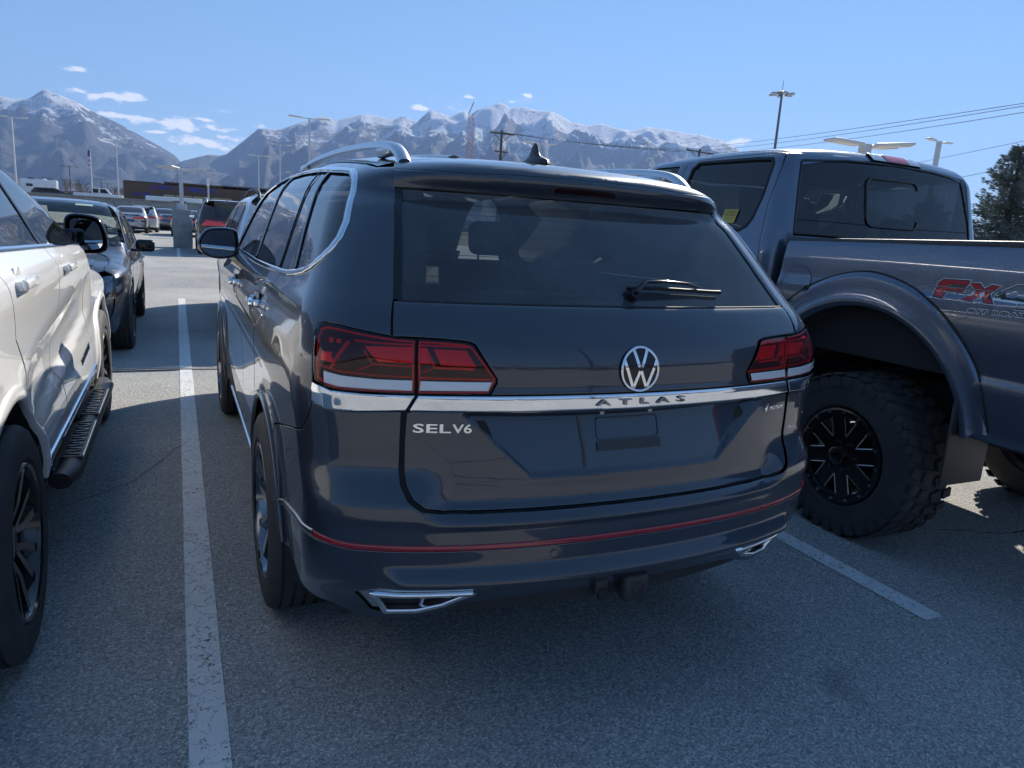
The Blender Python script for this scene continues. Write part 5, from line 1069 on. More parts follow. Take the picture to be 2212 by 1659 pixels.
# windscreen sticker and side-window sticker
panel(SS,'T',[(-.50,2.74),(-.33,2.76),(-.33,2.81),(-.50,2.79)],mat('pale_sticker',(.45,.58,.48),rough=.5),'windscreen_sticker',sed,off=.002,thick=0,h=.05,bev=0,eps=0)
panel(SS,'S',[(2.52,1.20),(2.60,1.15),(2.60,1.09),(2.52,1.14)],YELP,'window_sticker',sed,off=.003,thick=0,h=.05,bev=0,eps=0)
# second aisle
gcar('suv',gS,MAROON,'dark SUV with pale roof and round badge, right of the concrete lamp base','SUV',(.38,25.2,0),0,emblem=True,roofm=WHITE2,detail=1,sc=1.07)
gcar('sedan',gD,SILVER,'silver sedan with blue number plate in the far row, its tail to the camera','sedan',(-3.62,44.6,0),0,body='sed',detail=0,sc=1.02)
gcar('crossover',gS,WHITE,'small white crossover in the far row, right of the silver sedan','crossover',(-3.05,47.6,0),0,detail=0,sc=.88)
gcar('sedan',gD,BLUEG,'dark blue-grey sedan in the far row between the white crossover and the concrete base','sedan',(-1.9,53,0),0,body='sed',detail=0,sc=1.0)
gcar('sedan',gD,BLACK,'black sedan half hidden behind the left edge of the concrete lamp base','sedan',(-.62,42.5,0),0,body='sed',detail=0)
# row behind the camera, seen only as reflections in the tailgate
k=0
for x,pt,bd in ((-9.5,GREYS,'suv'),(-6.4,WHITE,'sed'),(-3.2,BLACK,'suv'),(.2,SILVER,'sed'),(3.4,BLUEG,'suv'),(6.8,BLACK,'sed'),(10.2,WHITE2,'suv')):
    pass

# ---------------------------------------------------------------- ground, lines, wall, building
def gmat():
    m=bpy.data.materials.new('asphalt'); m.use_nodes=True; t=m.node_tree; b=t.nodes['Principled BSDF']; L=t.links.new
    g=nd(t,'ShaderNodeNewGeometry'); P=g.outputs['Position']
    v=nd(t,'ShaderNodeTexVoronoi',Scale=170.); L(P,v.inputs['Vector'])
    r=nd(t,'ShaderNodeValToRGB'); e=r.color_ramp.elements; e[0].position=.0; e[0].color=(.27,.27,.267,1); e[1].position=1; e[1].color=(.78,.77,.74,1); x=r.color_ramp.elements.new(.45); x.color=(.44,.438,.43,1); x=r.color_ramp.elements.new(.82); x.color=(.56,.552,.535,1)
    sx=nd(t,'ShaderNodeSeparateXYZ'); L(v.outputs['Color'],sx.inputs[0]); L(sx.outputs[0],r.inputs[0])
    n=nd(t,'ShaderNodeTexNoise',Scale=.55,Detail=8,Roughness=.65); L(P,n.inputs['Vector'])
    r2=nd(t,'ShaderNodeValToRGB'); r2.color_ramp.elements[0].position=.3; r2.color_ramp.elements[0].color=(.80,.80,.80,1); r2.color_ramp.elements[1].position=.7; r2.color_ramp.elements[1].color=(1.12,1.11,1.08,1); L(n.outputs[0],r2.inputs[0])
    mx=nd(t,'ShaderNodeMixRGB',blend_type='MULTIPLY'); mx.inputs[0].default_value=1; L(r.outputs[0],mx.inputs[1]); L(r2.outputs[0],mx.inputs[2])
    # fine dark pits
    n3=nd(t,'ShaderNodeTexNoise',Scale=60,Detail=5,Roughness=.7); L(P,n3.inputs['Vector'])
    r3=nd(t,'ShaderNodeValToRGB'); r3.color_ramp.elements[0].position=.36; r3.color_ramp.elements[0].color=(.35,.35,.36,1); r3.color_ramp.elements[1].position=.52; r3.color_ramp.elements[1].color=(1,1,1,1); L(n3.outputs[0],r3.inputs[0])
    m3=nd(t,'ShaderNodeMixRGB',blend_type='MULTIPLY'); m3.inputs[0].default_value=.5; L(mx.outputs[0],m3.inputs[1]); L(r3.outputs[0],m3.inputs[2])
    # oil drips
    n4=nd(t,'ShaderNodeTexNoise',Scale=1.7,Detail=3,Roughness=.5); L(P,n4.inputs['Vector']); r4=nd(t,'ShaderNodeValToRGB'); r4.color_ramp.elements[0].position=.66; r4.color_ramp.elements[0].color=(1,1,1,1); r4.color_ramp.elements[1].position=.78; r4.color_ramp.elements[1].color=(.62,.62,.63,1); L(n4.outputs[0],r4.inputs[0])
    m4=nd(t,'ShaderNodeMixRGB',blend_type='MULTIPLY'); m4.inputs[0].default_value=1; L(m3.outputs[0],m4.inputs[1]); L(r4.outputs[0],m4.inputs[2])
    # older, darker and lighter lanes across the aisle
    sp=nd(t,'ShaderNodeSeparateXYZ'); L(P,sp.inputs[0]); n5=nd(t,'ShaderNodeTexNoise',Scale=1.3,Detail=4); L(P,n5.inputs['Vector'])
    wv=nd(t,'ShaderNodeMath',operation='ADD'); L(sp.outputs[1],wv.inputs[0]); L(n5.outputs[0],wv.inputs[1])
    r5=nd(t,'ShaderNodeValToRGB'); r5.color_ramp.interpolation='LINEAR'; mr=nd(t,'ShaderNodeMapRange'); mr.inputs[1].default_value=0; mr.inputs[2].default_value=60; L(wv.outputs[0],mr.inputs[0]); L(mr.outputs[0],r5.inputs[0])
    e=r5.color_ramp.elements; e[0].position=0; e[0].color=(1,1,1,1); e[1].position=1; e[1].color=(.97,.96,.93,1)
    for p_,c_ in ((.235,1.0),(.238,.86),(.33,.90),(.335,1.03),(.40,.93),(.5,.88)): x=e.new(p_); x.color=(c_,c_,c_*.985,1)
    m5=nd(t,'ShaderNodeMixRGB',blend_type='MULTIPLY'); m5.inputs[0].default_value=1; L(m4.outputs[0],m5.inputs[1]); L(r5.outputs[0],m5.inputs[2])
    L(m5.outputs[0],b.inputs['Base Color']); b.inputs['Roughness'].default_value=.85; b.inputs['Specular IOR Level'].default_value=.35
    bu=nd(t,'ShaderNodeBump',Strength=.9,Distance=.006); ad=nd(t,'ShaderNodeMath',operation='ADD'); L(v.outputs['Distance'],ad.inputs[0]); L(n3.outputs[0],ad.inputs[1]); L(ad.outputs[0],bu.inputs['Height']); L(bu.outputs[0],b.inputs['Normal'])
    return m
ASPH=gmat()
def linemat():
    m=bpy.data.materials.new('worn_white_line'); m.use_nodes=True; t=m.node_tree; b=t.nodes['Principled BSDF']; L=t.links.new
    g=nd(t,'ShaderNodeNewGeometry'); P=g.outputs['Position']; n=nd(t,'ShaderNodeTexNoise',Scale=45,Detail=8,Roughness=.75); L(P,n.inputs['Vector'])
    v=nd(t,'ShaderNodeTexVoronoi',Scale=9.,feature='DISTANCE_TO_EDGE'); nn=nd(t,'ShaderNodeTexNoise',Scale=14,Detail=5); L(P,nn.inputs['Vector']); av=nd(t,'ShaderNodeMixRGB',blend_type='ADD'); av.inputs[0].default_value=.25; L(P,av.inputs[1]); L(nn.outputs['Color'],av.inputs[2]); L(av.outputs[0],v.inputs['Vector'])
    cr=nd(t,'ShaderNodeMath',operation='GREATER_THAN'); cr.inputs[1].default_value=.012; L(v.outputs['Distance'],cr.inputs[0])
    n2=nd(t,'ShaderNodeTexNoise',Scale=2.2,Detail=6,Roughness=.7); L(P,n2.inputs['Vector'])
    th=nd(t,'ShaderNodeMapRange'); th.inputs[1].default_value=.3; th.inputs[2].default_value=.7; th.inputs[3].default_value=.33; th.inputs[4].default_value=.47; L(n2.outputs[0],th.inputs[0])
    gt=nd(t,'ShaderNodeMath',operation='GREATER_THAN'); L(n.outputs[0],gt.inputs[0]); L(th.outputs[0],gt.inputs[1])
    mu=nd(t,'ShaderNodeMath',operation='MULTIPLY'); L(cr.outputs[0],mu.inputs[0]); L(gt.outputs[0],mu.inputs[1])
    rr=nd(t,'ShaderNodeValToRGB'); rr.color_ramp.elements[0].color=(.62,.62,.61,1); rr.color_ramp.elements[1].color=(.85,.85,.83,1); L(n2.outputs[0],rr.inputs[0]); L(rr.outputs[0],b.inputs['Base Color']); b.inputs['Roughness'].default_value=.6
    L(mu.outputs[0],b.inputs['Alpha']); bu=nd(t,'ShaderNodeBump',Strength=.5,Distance=.004); L(n.outputs[0],bu.inputs['Height']); L(bu.outputs[0],b.inputs['Normal']); return m
LINE=linemat()
gr=mk('ground',[(-8000,-8000,0),(8000,-8000,0),(8000,8000,0),(-8000,8000,0)],[(0,1,2,3)],ASPH); tag(gr,kind='structure')
def strip(name,x0,y0,x1,y1,wd,m,z=.004,wob=0):
    a=np.array([x0,y0]);b_=np.array([x1,y1]); d=(b_-a)/np.linalg.norm(b_-a); n=np.array([-d[1],d[0]])*wd/2; k=max(2,int(np.linalg.norm(b_-a)/.1)) if wob else 2
    V=[];F=[]
    for i in range(k):
        p=a+(b_-a)*i/(k-1); o=n*(1+wob*noise.noise(Vector((p[0]*3,p[1]*3,wd*9)))) if wob else n; sh=n*0 if not wob else n/np.linalg.norm(n)*wob*.03*noise.noise(Vector((p[0]*1.7,p[1]*1.7,5.)))
        V+= [(*(p+o+sh),z),(*(p-o+sh),z)]
    F=[(2*i,2*i+1,2*i+3,2*i+2) for i in range(k-1)]; o=mk(name,V,F,m); tag(o,kind='structure'); return o
for i,x in enumerate((-9.66,-6.84,-4.03,-1.208,1.612,4.43,7.25)):
    strip('painted_line',x,.035,x,11.86,.108,LINE,wob=.04)
    strip('painted_line',x,23.9,x,36.0,.108,LINE)
CRK=mat('crack_fill',(.02,.02,.02),rough=.8); SLR=mat('pale_joint_sealant',(.33,.33,.32),rough=.8,noise_=.3,nscale=30)
strip('joint_sealant',-12,5.74,14,5.74,.10,SLR,z=.008,wob=.25); strip('pavement_joint',-12,5.735,14,5.735,.022,CRK,z=.012,wob=.8)
def crack(pts,wd):
    P=[]; 
    for i in range(len(pts)-1):
        for k in range(14): t=k/14; P.append((pts[i][0]*(1-t)+pts[i+1][0]*t+random.uniform(-.012,.012),pts[i][1]*(1-t)+pts[i+1][1]*t+random.uniform(-.012,.012)))
    V=[];F=[]
    for i,p in enumerate(P): w_=wd*random.uniform(.4,1.2); V+=[(p[0],p[1]+w_/2,.004),(p[0]+w_*.3,p[1]-w_/2,.004)]
    F=[(2*i,2*i+1,2*i+3,2*i+2) for i in range(len(P)-1)]; tag(mk('crack',V,F,CRK),kind='structure')
crack([(2.25,.93),(2.5,.75),(2.9,.55),(3.4,.5),(3.9,.3),(4.6,.25)],.010)
crack([(-1.9,2.2),(-1.5,2.6),(-1.2,3.4)],.006)
crack([(-1.15,8.1),(-.6,8.35),(-.1,8.2),(.6,8.5)],.012); crack([(-3,-3.2),(-1.6,-3.0),(0,-3.3),(1.6,-3.1),(3.1,-3.5)],.012)
# small stones and litter flecks
b=MB()
for k in range(420):
    x=random.uniform(-1.9,3.2); y=random.uniform(-.4,5); s_=random.uniform(.0015,.0045); b.box((x,y,s_*.4),(s_*random.uniform(1,2),s_*random.uniform(1,1.6),s_),Matrix.Rotation(random.random()*6,3,'Z'))
tag(b.build('gravel',mat('pale_grit',(.40,.39,.36),rough=.8)),kind='stuff')
# lamps with square heads
def lamp_post(x,y,h,label,heads,base=None,pr=.055,rz=0,m=WPOLE,hl_=.55,hw=.30,group='parking lot lamp posts',arm=.55,tilt=3):
    r=empty('lamp_post',label,'lamp post',(x,y,0),rz,group)
    z0=0
    if base:
        s,bh=base; bb=MB().box((0,0,bh/2),(s,s,bh),None,.03).build('concrete_base',CONC,r); z0=bh
        for k in range(6): MB().box((0,0,.14+k*bh/6.3),(s+.004,s+.004,.006)).build('form_line',CONCD,bb,smooth=False)
    MB().box((0,0,z0+.11),(pr*5.2,pr*5.2,.22),None,.01).build('base_cover',m,r)
    MB().box((0,0,(z0+h)/2),(pr*2,pr*2,h-z0),None,.008).build('pole',m,r)
    for a in heads:
        A_=R(a); c,s=math.cos(A_),math.sin(A_)
        ar=MB().tube([(0,0,h-.06),(c*arm,s*arm,h-.02)],.03,8).build('arm',m,r)
        M=Matrix.Rotation(A_,3,'Z')@Matrix.Rotation(-R(tilt),3,'Y'); cc=(c*(arm+hl_*.4),s*(arm+hl_*.4),h)
        hd=MB().box(cc,(hl_,hw,.13 if hl_>1 else .07),M,.03).build('lamp_head',m,r)
        MB().box((cc[0],cc[1],cc[2]-(.068 if hl_>1 else .038)),(hl_*.72,hw*.75,.012),M,.003).build('lamp_glass',LAMPG,hd)
    return r
CONC=mat('board_marked_concrete',(.36,.36,.35),rough=.85,noise_=.25,nscale=3,bump=.5,bscale=25); CONCD=mat('concrete_joint',(.20,.20,.20),rough=.9)
lamp_post(-1.03,30.15,3.03,'short white lamp post with four flat heads on a square concrete base in the aisle',(0,180,60,240),base=(.70,1.47),pr=.07,hl_=.60,hw=.32,arm=.35)
lamp_post(15.75,13.0,4.32,'white lamp post whose big flat heads rise over the pickup roof',(8,172,-38),pr=.12,hl_=.98,hw=.5,arm=.30)
lamp_post(-12.3,66.3,7.5,'tall lamp post at the left edge of the photo',(0,180),group='parking lot lamp posts')
lamp_post(-6.3,81,7.5,'tall lamp post left of the brown building, in front of the snowy peak',(0,180))
lamp_post(6.5,46.8,7.5,'tallest lamp post above the black SUV roof rail',(0,180),hl_=.8)
lamp_post(7.2,66.8,7.5,'second lamp post left of the black SUV roof rail',(0,180))
lamp_post(6.9,82.2,7.5,'small lamp post above the brown building, its head over the roof',(0,180))
lamp_post(36.1,25.9,7.5,'lamp post between the pickup cab and the spruce',(10,190),hl_=.75,pr=.10)
lamp_post(22,45.7,7.5,'lamp head peeping above the antenna of the black SUV',(0,180),hl_=.8)
# high mast
r=empty('high_mast_light','very tall thin dark mast with a ring of floodlights beyond the pickup','mast',(105.2,111.5,0))
MB().tube([(0,0,0),(0,0,30)],[.38,.20],10).build('mast',WIRE,r); MB().lathe([(30.0,.3),(30.05,1.1),(30.3,1.1),(30.5,.3)],ax='z',n=16).build('light_ring',WIRE,r)
for k in range(6): a=k*PI/3; MB().box((1.7*math.cos(a),1.7*math.sin(a),29.9),(1.3,.7,.35),Matrix.Rotation(a,3,'Z')).build('floodlight',GALV,r)
MB().tube([(0,0,30.4),(0,0,32.4)],.05,6).build('lightning_rod',WIRE,r)
# utility poles and wires
def upole(x,y,h,label,rz=0,arms=((.0,2.6),),trans=False,small=False,group='timber utility poles'):
    r=empty('utility_pole',label,'utility pole',(x,y,0),rz,group); MB().tube([(0,0,0),(0,0,h)],[.19,.13],10).build('pole',WOOD,r)
    for dz,w_ in arms:
        am=MB().box((0,-.15,h-.35-dz),(w_,.11,.13)).build('crossarm',WOOD,r)
        if not small:
            for k in range(4):
                u=(-.48+.32*k)*w_; MB().lathe([(h-.28-dz,.03),(h-.2-dz,.07),(h-.15-dz,.04),(h-.08-dz,.06),(h-.02-dz,.02)],o=(u,-.15,0),ax='z',n=8).build('insulator',GALV,am)
            for s in (-1,1): MB().tube([(s*w_*.34,-.16,h-.4-dz),(0,-.16,h-1.3-dz)],.035,5).build('brace',WOOD,am)
    if trans:
        for dx in (-.75,0,.75): MB().lathe([(h-4.4,0),(h-4.4,.30),(h-3.4,.30),(h-3.3,.2),(h-3.25,0)],o=(dx,-.35,0),ax='z',n=14).build('transformer',GALV,r)
    return r
upole(31.5,74.7,12,'timber utility pole with crossarm and three grey transformers above the black SUV',arms=((.0,2.9),(1.9,1.5)),trans=True)
upole(54.7,69.9,12,'timber utility pole with curved insulators over the pickup roofline',rz=.25,arms=((.0,5.2),))
for x,y,h,lb in ((-34.8,303.3,14,'far utility pole with two crossarms beside the white trailer'),(-78.9,506.5,12,'far utility pole at the left edge behind the white crossover'),(-29.5,357.3,12,'slim far utility pole right of the flagpole'),(-32.2,426.8,12,'second slim far pole right of the flagpole'),(-42,405,10,'far utility pole between the trailer and the flagpole'),(-50,330,9,'short far pole left of the white trailer')):
    upole(x,y,h,lb,arms=((0,5),) if 'two' not in lb else ((0,6),(4.6,6)),small=True)
def wire(p,q,sag,n_=24,rad=.012): return [tuple(Vector(p)*(1-t)+Vector(q)*t-Vector((0,0,4*sag*t*(1-t)))) for t in np.linspace(0,1,n_)]
def pt(az,el,d): a,e=R(az),R(el); return (-1.245+d*math.sin(a),-1.713+d*math.cos(a),1.5+d*math.tan(e))
wl='overhead power wires strung between the two timber utility poles'
wr=empty('power_lines','overhead power wires running between the two timber utility poles','power lines')
for k,(a,b_) in enumerate((((-1.3,11.8),(-2.3,11.75)),((.0,11.8),(0.,11.75)),((1.3,11.8),(2.3,11.75)),((.3,7.6),(1.0,8.6)))):
    MB().tube(wire((31.5+a[0],74.6,a[1]),(54.7+b_[0],69.8,b_[1]),.35),.022,5).build('wire',WIRE,wr)
wr=empty('power_lines','overhead power wires rising from the far pole to the top right corner of the photo','power lines')
for k,(a,b_,s_) in enumerate(((-2.3,pt(60,9.85,40),.2),(0.,pt(60,9.72,40),.25),(2.3,pt(60,9.35,40),.3))):
    MB().tube(wire((54.7+a,69.8,11.75),b_,s_),.016,5).build('wire',WIRE,wr)
wr=empty('power_lines','two lower wires passing behind the spruce on the right','power lines')
for a,b_ in ((pt(46,4.6,60),pt(61,8.0,40)),(pt(46,3.0,50),pt(61,6.6,34))): MB().tube(wire(a,b_,.1),.014,5).build('wire',GALV,wr)
wr=empty('power_lines','long wires overhead behind the camera, mirrored in the rear glass','power lines')
for k in range(3): MB().tube(wire((-40,-16-k*.6,9.5),(60,-20-k*.6,10.5),1.2,40),.02,5).build('wire',WIRE,wr)
upole(8,-17,11,'timber utility pole behind the camera, mirrored in the pickup rear window',rz=.1); upole(-16,-16.5,11,'timber utility pole behind the camera on the left',rz=-.1)
# tower crane, flag
r=empty('crane','thin red lattice crane mast in front of the mountains','crane',(102.6,271.3,0)); red=mat('crane_red',(.42,.24,.20),rough=.6)
V=MB(); 
for a,b_ in ((-1,-1),(1,-1),(1,1),(-1,1)): V.tube([(a,b_,0),(a*.8,b_*.8,44)],.10,5)
for k in range(22):
    z=k*2.; V.tube([(-1,-1,z),(1,-1,z+2)],.06,4).tube([(1,-1,z),(-1,-1,z+2)],.06,4).tube([(-1,-1,z),(1,-1,z)],.05,4)
V.build('lattice',red,r); MB().tube([(-.8,0,44),(.9,0,48)],.2,5).build('tip',red,r)
r=empty('flagpole','white flagpole with a striped flag hanging limp left of the brown building','flagpole',(-23.6,252,0)); MB().tube([(0,0,0),(0,0,17)],[.22,.1],8).build('pole',WPOLE,r)
cols=(mat('flag_red',(.40,.03,.04)),mat('flag_white',(.6,.6,.6)),mat('flag_blue',(.03,.05,.2)))
fg=MB().box((-.35,0,15.9),(.7,.25,1.6),Matrix.Rotation(.1,3,'Y'),.1).build('flag',cols[2],r)
for k in range(6): MB().box((-.32+.12*(k%2),.02,15.0-k*.62),(.62,.22,.30),Matrix.Rotation(.15*(-1)**k,3,'Y'),.06).build('stripe',cols[k%2],fg)
# embankment, retaining wall and upper lot
DRY=mat('dry_grass_bank',(.30,.23,.12),rough=1,c2=(.16,.14,.10),nscale=.8,bump=1,bscale=6)
V=[];F=[];n=80
for i in range(n+1):
    x=-70+150*i/n; V+=[(x,56,.0-.05),(x,59,.45+.15*noise.noise(Vector((x,0,0)))),(x,61.9,1.30+.1*noise.noise(Vector((x,3,0))))]
for i in range(n): 
    for j in range(2): F.append((i*3+j,(i+1)*3+j,(i+1)*3+j+1,i*3+j+1))
tag(mk('grass_bank',V,F,DRY,smooth=True),kind='structure')
b=MB()
for k in range(2600):
    x=random.uniform(-14,12); y=random.uniform(56.5,61.8); z=max(0,(y-56)*.22); h=random.uniform(.12,.45); a=random.uniform(-.12,.12); b.add([(x-.03,y,z),(x+.03,y,z),(x+a,y,z+h)],[(0,1,2)])
tag(b.build('dry_grass',mat('dry_grass_blades',(.42,.32,.17),rough=1),smooth=False),kind='stuff')
wallr=empty('retaining_wall','long grey concrete retaining wall behind the far row of cars','wall')
MB().box((5,62.15,1.0),(150,.3,1.9),None,.02).build('wall_face',CONC,wallr); MB().box((5,62.12,1.98),(150,.42,.08),None,.01).build('coping',CONC,wallr)
tag(mk('upper_lot',[(-300,62.3,1.6),(300,62.3,1.6),(300,700,1.6),(-300,700,1.6)],[(0,1,2,3)],ASPH),kind='structure')
# brown dealership building
bl=empty('building','long low brown building with blue LARRY H. MILLER lettering','building'); BRN=mat('brown_cladding',(.115,.075,.055),rough=.8,noise_=.12,nscale=.6); TAN=mat('tan_soffit',(.40,.33,.18),rough=.8)
MB().box((3.4,116,3.15),(21.8,12,3.1)).build('wall',BRN,bl,smooth=False); MB().box((-5.2,110.05,4.74),(4.4,.5,.06)).box((5.6,110.05,4.9),(16.5,.5,.10)).build('parapet',mat('dark_cap',(.05,.045,.04)),bl,smooth=False)
MB().box((4.0,116,4.75),(13.2,12,.35)).build('raised_front',BRN,bl,smooth=False)
MB().box((12.5,114,4.85),(15.5,8,.55)).build('roof_unit',mat('grey_metal_roof',(.30,.31,.32),rough=.5),bl,smooth=False)
MB().box((1.6,109.9,2.6),(8.6,.5,1.35)).build('entrance_recess',TAN,bl,smooth=False)
for x in (-1.2,.9,3.2): MB().box((x,109.6,2.6),(.12,.12,1.4)).build('post',BRN,bl,smooth=False)
BLU=mat('blue_channel_letters',(.015,.03,.35),rough=.4,emit=(.02,.05,.8,.03))
x=-4.35
wid={'I':.35,'.':.2,' ':.55,'M':.98,'H':.78}
lx=-4.25
for ch in 'LARRY H. MILLER':
    w_=wid.get(ch,.74)
    if ch!=' ':
        V,F=textmesh(ch,1,.5,bevel=.02); a=V[:,0];c=V[:,1]; k=(a.max()-a.min()) or 1; hh=(c.max()-c.min()); sc=.62
        hz=.55*(hh/.72); P=np.c_[lx+(a-a.min())/k*w_*.78*.72, 109.98-(V[:,2]-V[:,2].min())*.10, 3.92+(lx+4.25)*.0+(c-0)*.74]
        mk('letter',P,F,BLU,bl)
    lx+=w_*.74+.05
V,F=textmesh('SALES',1,.5,bevel=.02,space=1.1); a=(V[:,0]-V[:,0].min())/(V[:,0].max()-V[:,0].min()); P=np.c_[-6.4+a*2.2,109.98-(V[:,2]-V[:,2].min())*.06,2.95+V[:,1]*.42]
for i_,ch in enumerate('SALES'):
    V,F=textmesh(ch,1,.5,bevel=.02); a=V[:,0]-V[:,0].min(); a=a/a.max(); mk('small_letter',np.c_[-6.4+i_*.46+a*.32,109.98-(V[:,2]-V[:,2].min())*.06,2.98+V[:,1]*.42],F,BLU,bl)
r=empty('chimney_pole','pale slim pole standing in front of the brown building above the dark SUV','pole',(2.55,100,1.6)); MB().tube([(0,0,0),(0,0,3.9)],.10,8).build('pole',GALV,r); MB().box((0,0,3.4),(.35,.25,1.0),None,.05).build('pole_head',WPOLE,r)
# trailer, pickups, cars on the upper lot
r=empty('trailer','white box trailer with small window parked on the upper lot at left','trailer',(-22.5,150,1.6)); 
MB().box((0,0,2.05),(5.3,2.5,2.6),None,.12).build('box',WHITE2,r); MB().box((-1.35,-1.27,2.35),(.95,.04,.42),None,.08).build('window',YELP if 0 else GLASSD,r); MB().box((1.55,-1.27,1.95),(1.35,.03,1.7)).build('door',WHITE2,r)
MB().lathe([(3.3,0),(3.3,.5),(3.5,.3),(3.55,0)],o=(.7,0,0),ax='z',n=14).build('roof_vent',WHITE2,r); MB().box((-1.2,0,3.45),(1,.8,.25),None,.05).build('air_unit',PLAST,r)
for x in (-.6,.3): MB().lathe([(-.12,0),(-.12,.35),(.12,.35),(.12,0)],o=(x,-1.1,.35),ax='y',n=20).build('wheel',TYRE,r)
for x in (1.03,2.07): MB().box((x,-1.29,1.95),(.04,.03,1.75)).build('door_frame',GALV,r)
def far_pick(x,y,z,label,sc=1,rz=0):
    r=empty('pickup_truck',label,'pickup truck',(x,y,z),rz); r.scale=(sc,)*3
    MB().box((-1.35,0,.85),(2.4,1.9,.62),None,.06).box((1.9,0,.82),(1.9,1.9,.62),None,.14).box((.35,0,.85),(1.9,1.92,.70),None,.08).build('body',WHITE2,r)
    prof=[(-.62,1.15),(-.58,1.82),(.9,1.85),(1.55,1.15)]; MB().prism(prof,lambda u,v,w_:(u,-.85+w_,v),1.7).build('cab',WHITE2,r)
    for u in ((-.45,.15,.10),(.35,.95,1.25)): mk('side_window',[(u[0],-.862,1.25),(u[1] if u[0]<0 else u[2],-.862,1.25),(u[1],-.862,1.72),(u[0],-.862,1.72)],[(0,1,2,3)],TRIM,r)
    for xx in (-1.6,2.0): MB().lathe([(-.13,0),(-.13,.4),(.13,.4),(.13,0)],o=(xx,-.86,.4),ax='y',n=20).build('wheel',TYRE,r)
    MB().box((2.83,-.6,.9),(.06,.4,.2)).build('headlamp',WHL,r); return r
far_pick(-10.0,104,1.55,'white crew-cab pickup on the upper lot, left of the brown building')
far_pick(-1.2,100,1.20,'white vehicle roofs above the wall in front of the brown building',sc=1.0) if 0 else None
r=empty('van','long white van roof seen over the wall in front of the brown building','van',(-1.4,98,1.6)); MB().box((0,0,.75),(6.2,2.0,.9),None,.14).build('body',WHITE2,r); MB().box((.6,-1.01,.62),(1.5,.03,.35),None,.01).build('window',TRIM,r)
for xx in (-2,2): MB().lathe([(-.13,0),(-.13,.36),(.13,.36),(.13,0)],o=(xx,-.95,.3),ax='y',n=18).build('wheel',TYRE,r)
r=empty('car','black car seen side-on in front of the white trailer on the upper lot','car',(-14.6,104,1.55)); prof=[(-2.3,.35),(-2.3,.95),(-1.9,1.42),(.1,1.46),(1.3,1.0),(2.3,.85),(2.35,.35)]
MB().prism(prof,lambda u,v,w_:(u,-.9+w_,v),1.8).build('body',BLACK,r); mk('side_window',[(-1.7,-.905,1.0),(1.0,-.905,1.0),(.05,-.905,1.38),(-1.6,-.905,1.36)],[(0,1,2,3)],GLASSD,r)
for xx in (-1.4,1.45): MB().lathe([(-.11,0),(-.11,.34),(.11,.34),(.11,0)],o=(xx,-.85,.34),ax='y',n=18).build('wheel',TYRE,r)

# ---------------------------------------------------------------- mountains
def interp(tbl,az): a=np.array(tbl); return np.interp(az,a[:,0],a[:,1])
RA=[(-100,.2),(-80,1.2),(-60,2.0),(-45,3.2),(-30,4.0),(-20,4.6),(-14,4.9),(-11.2,5.31),(-9.71,6.18),(-9.01,6.09),(-8.28,6.17),(-7.76,6.59),(-7.32,6.95),(-7.01,6.76),(-6.57,6.68),(-6.02,6.48),(-5.39,6.31),(-4.5,5.77),(-3.45,5.41),(-2.11,4.74),(-1.0,4.2),(0.07,3.6),(0.69,2.89),(1.56,2.0),(3,1.0),(5,.2)]
RB=[(-5.5,.1),(-4.23,0.64),(-1.38,1.94),(0.55,3.28),(1.6,3.65),(2.26,3.87),(2.96,3.84),(3.42,4.01),(4.67,5.13),(5.61,5.97),(6.15,5.96),(7.03,6.04),(8.47,6.68),(9.99,7.2),(10.48,7.15),(10.91,6.91),(11.57,7.22),(12.89,7.62),(14.07,7.57),(15.09,7.39),(15.76,7.77),(16.79,7.4),(17.79,8.34),(18.48,8.24),(19.25,7.97),(19.86,8.24),(20.37,8.44),(20.74,8.08),(21.23,8.56),(22.26,8.88),(22.87,9.15),(23.36,9.08),(23.65,8.84),(24.69,8.97),(25.74,8.81),(26.96,8.78),(27.68,8.49),(28.4,8.14),(29.63,7.97),(30.58,8.14),(31.71,7.87),(32.76,7.72),(34.09,8.06),(35.11,7.97),(36.48,7.76),(38.16,7.62),(39.52,7.28),(40.55,6.8),(42.26,5.98),(44.28,5.09),(47.54,3.78),(52,2.2),(60,1.4),(75,1.2),(95,.3)]
def fbm(X,Y,Z,oct=6,ridged=True,seed=0):
    out=np.zeros(len(X)); amp=1; f=1; prev=np.ones(len(X))
    for o in range(oct):
        n=np.array([noise.noise(Vector((x*f+seed,y*f-seed*1.7,z*f))) for x,y,z in zip(X,Y,Z)])
        if ridged: n=(1-np.abs(n)*2.0)**2*prev; prev=np.clip(n*1.2,0,1)
        out+=n*amp; amp*=.52; f*=2.05
    return out
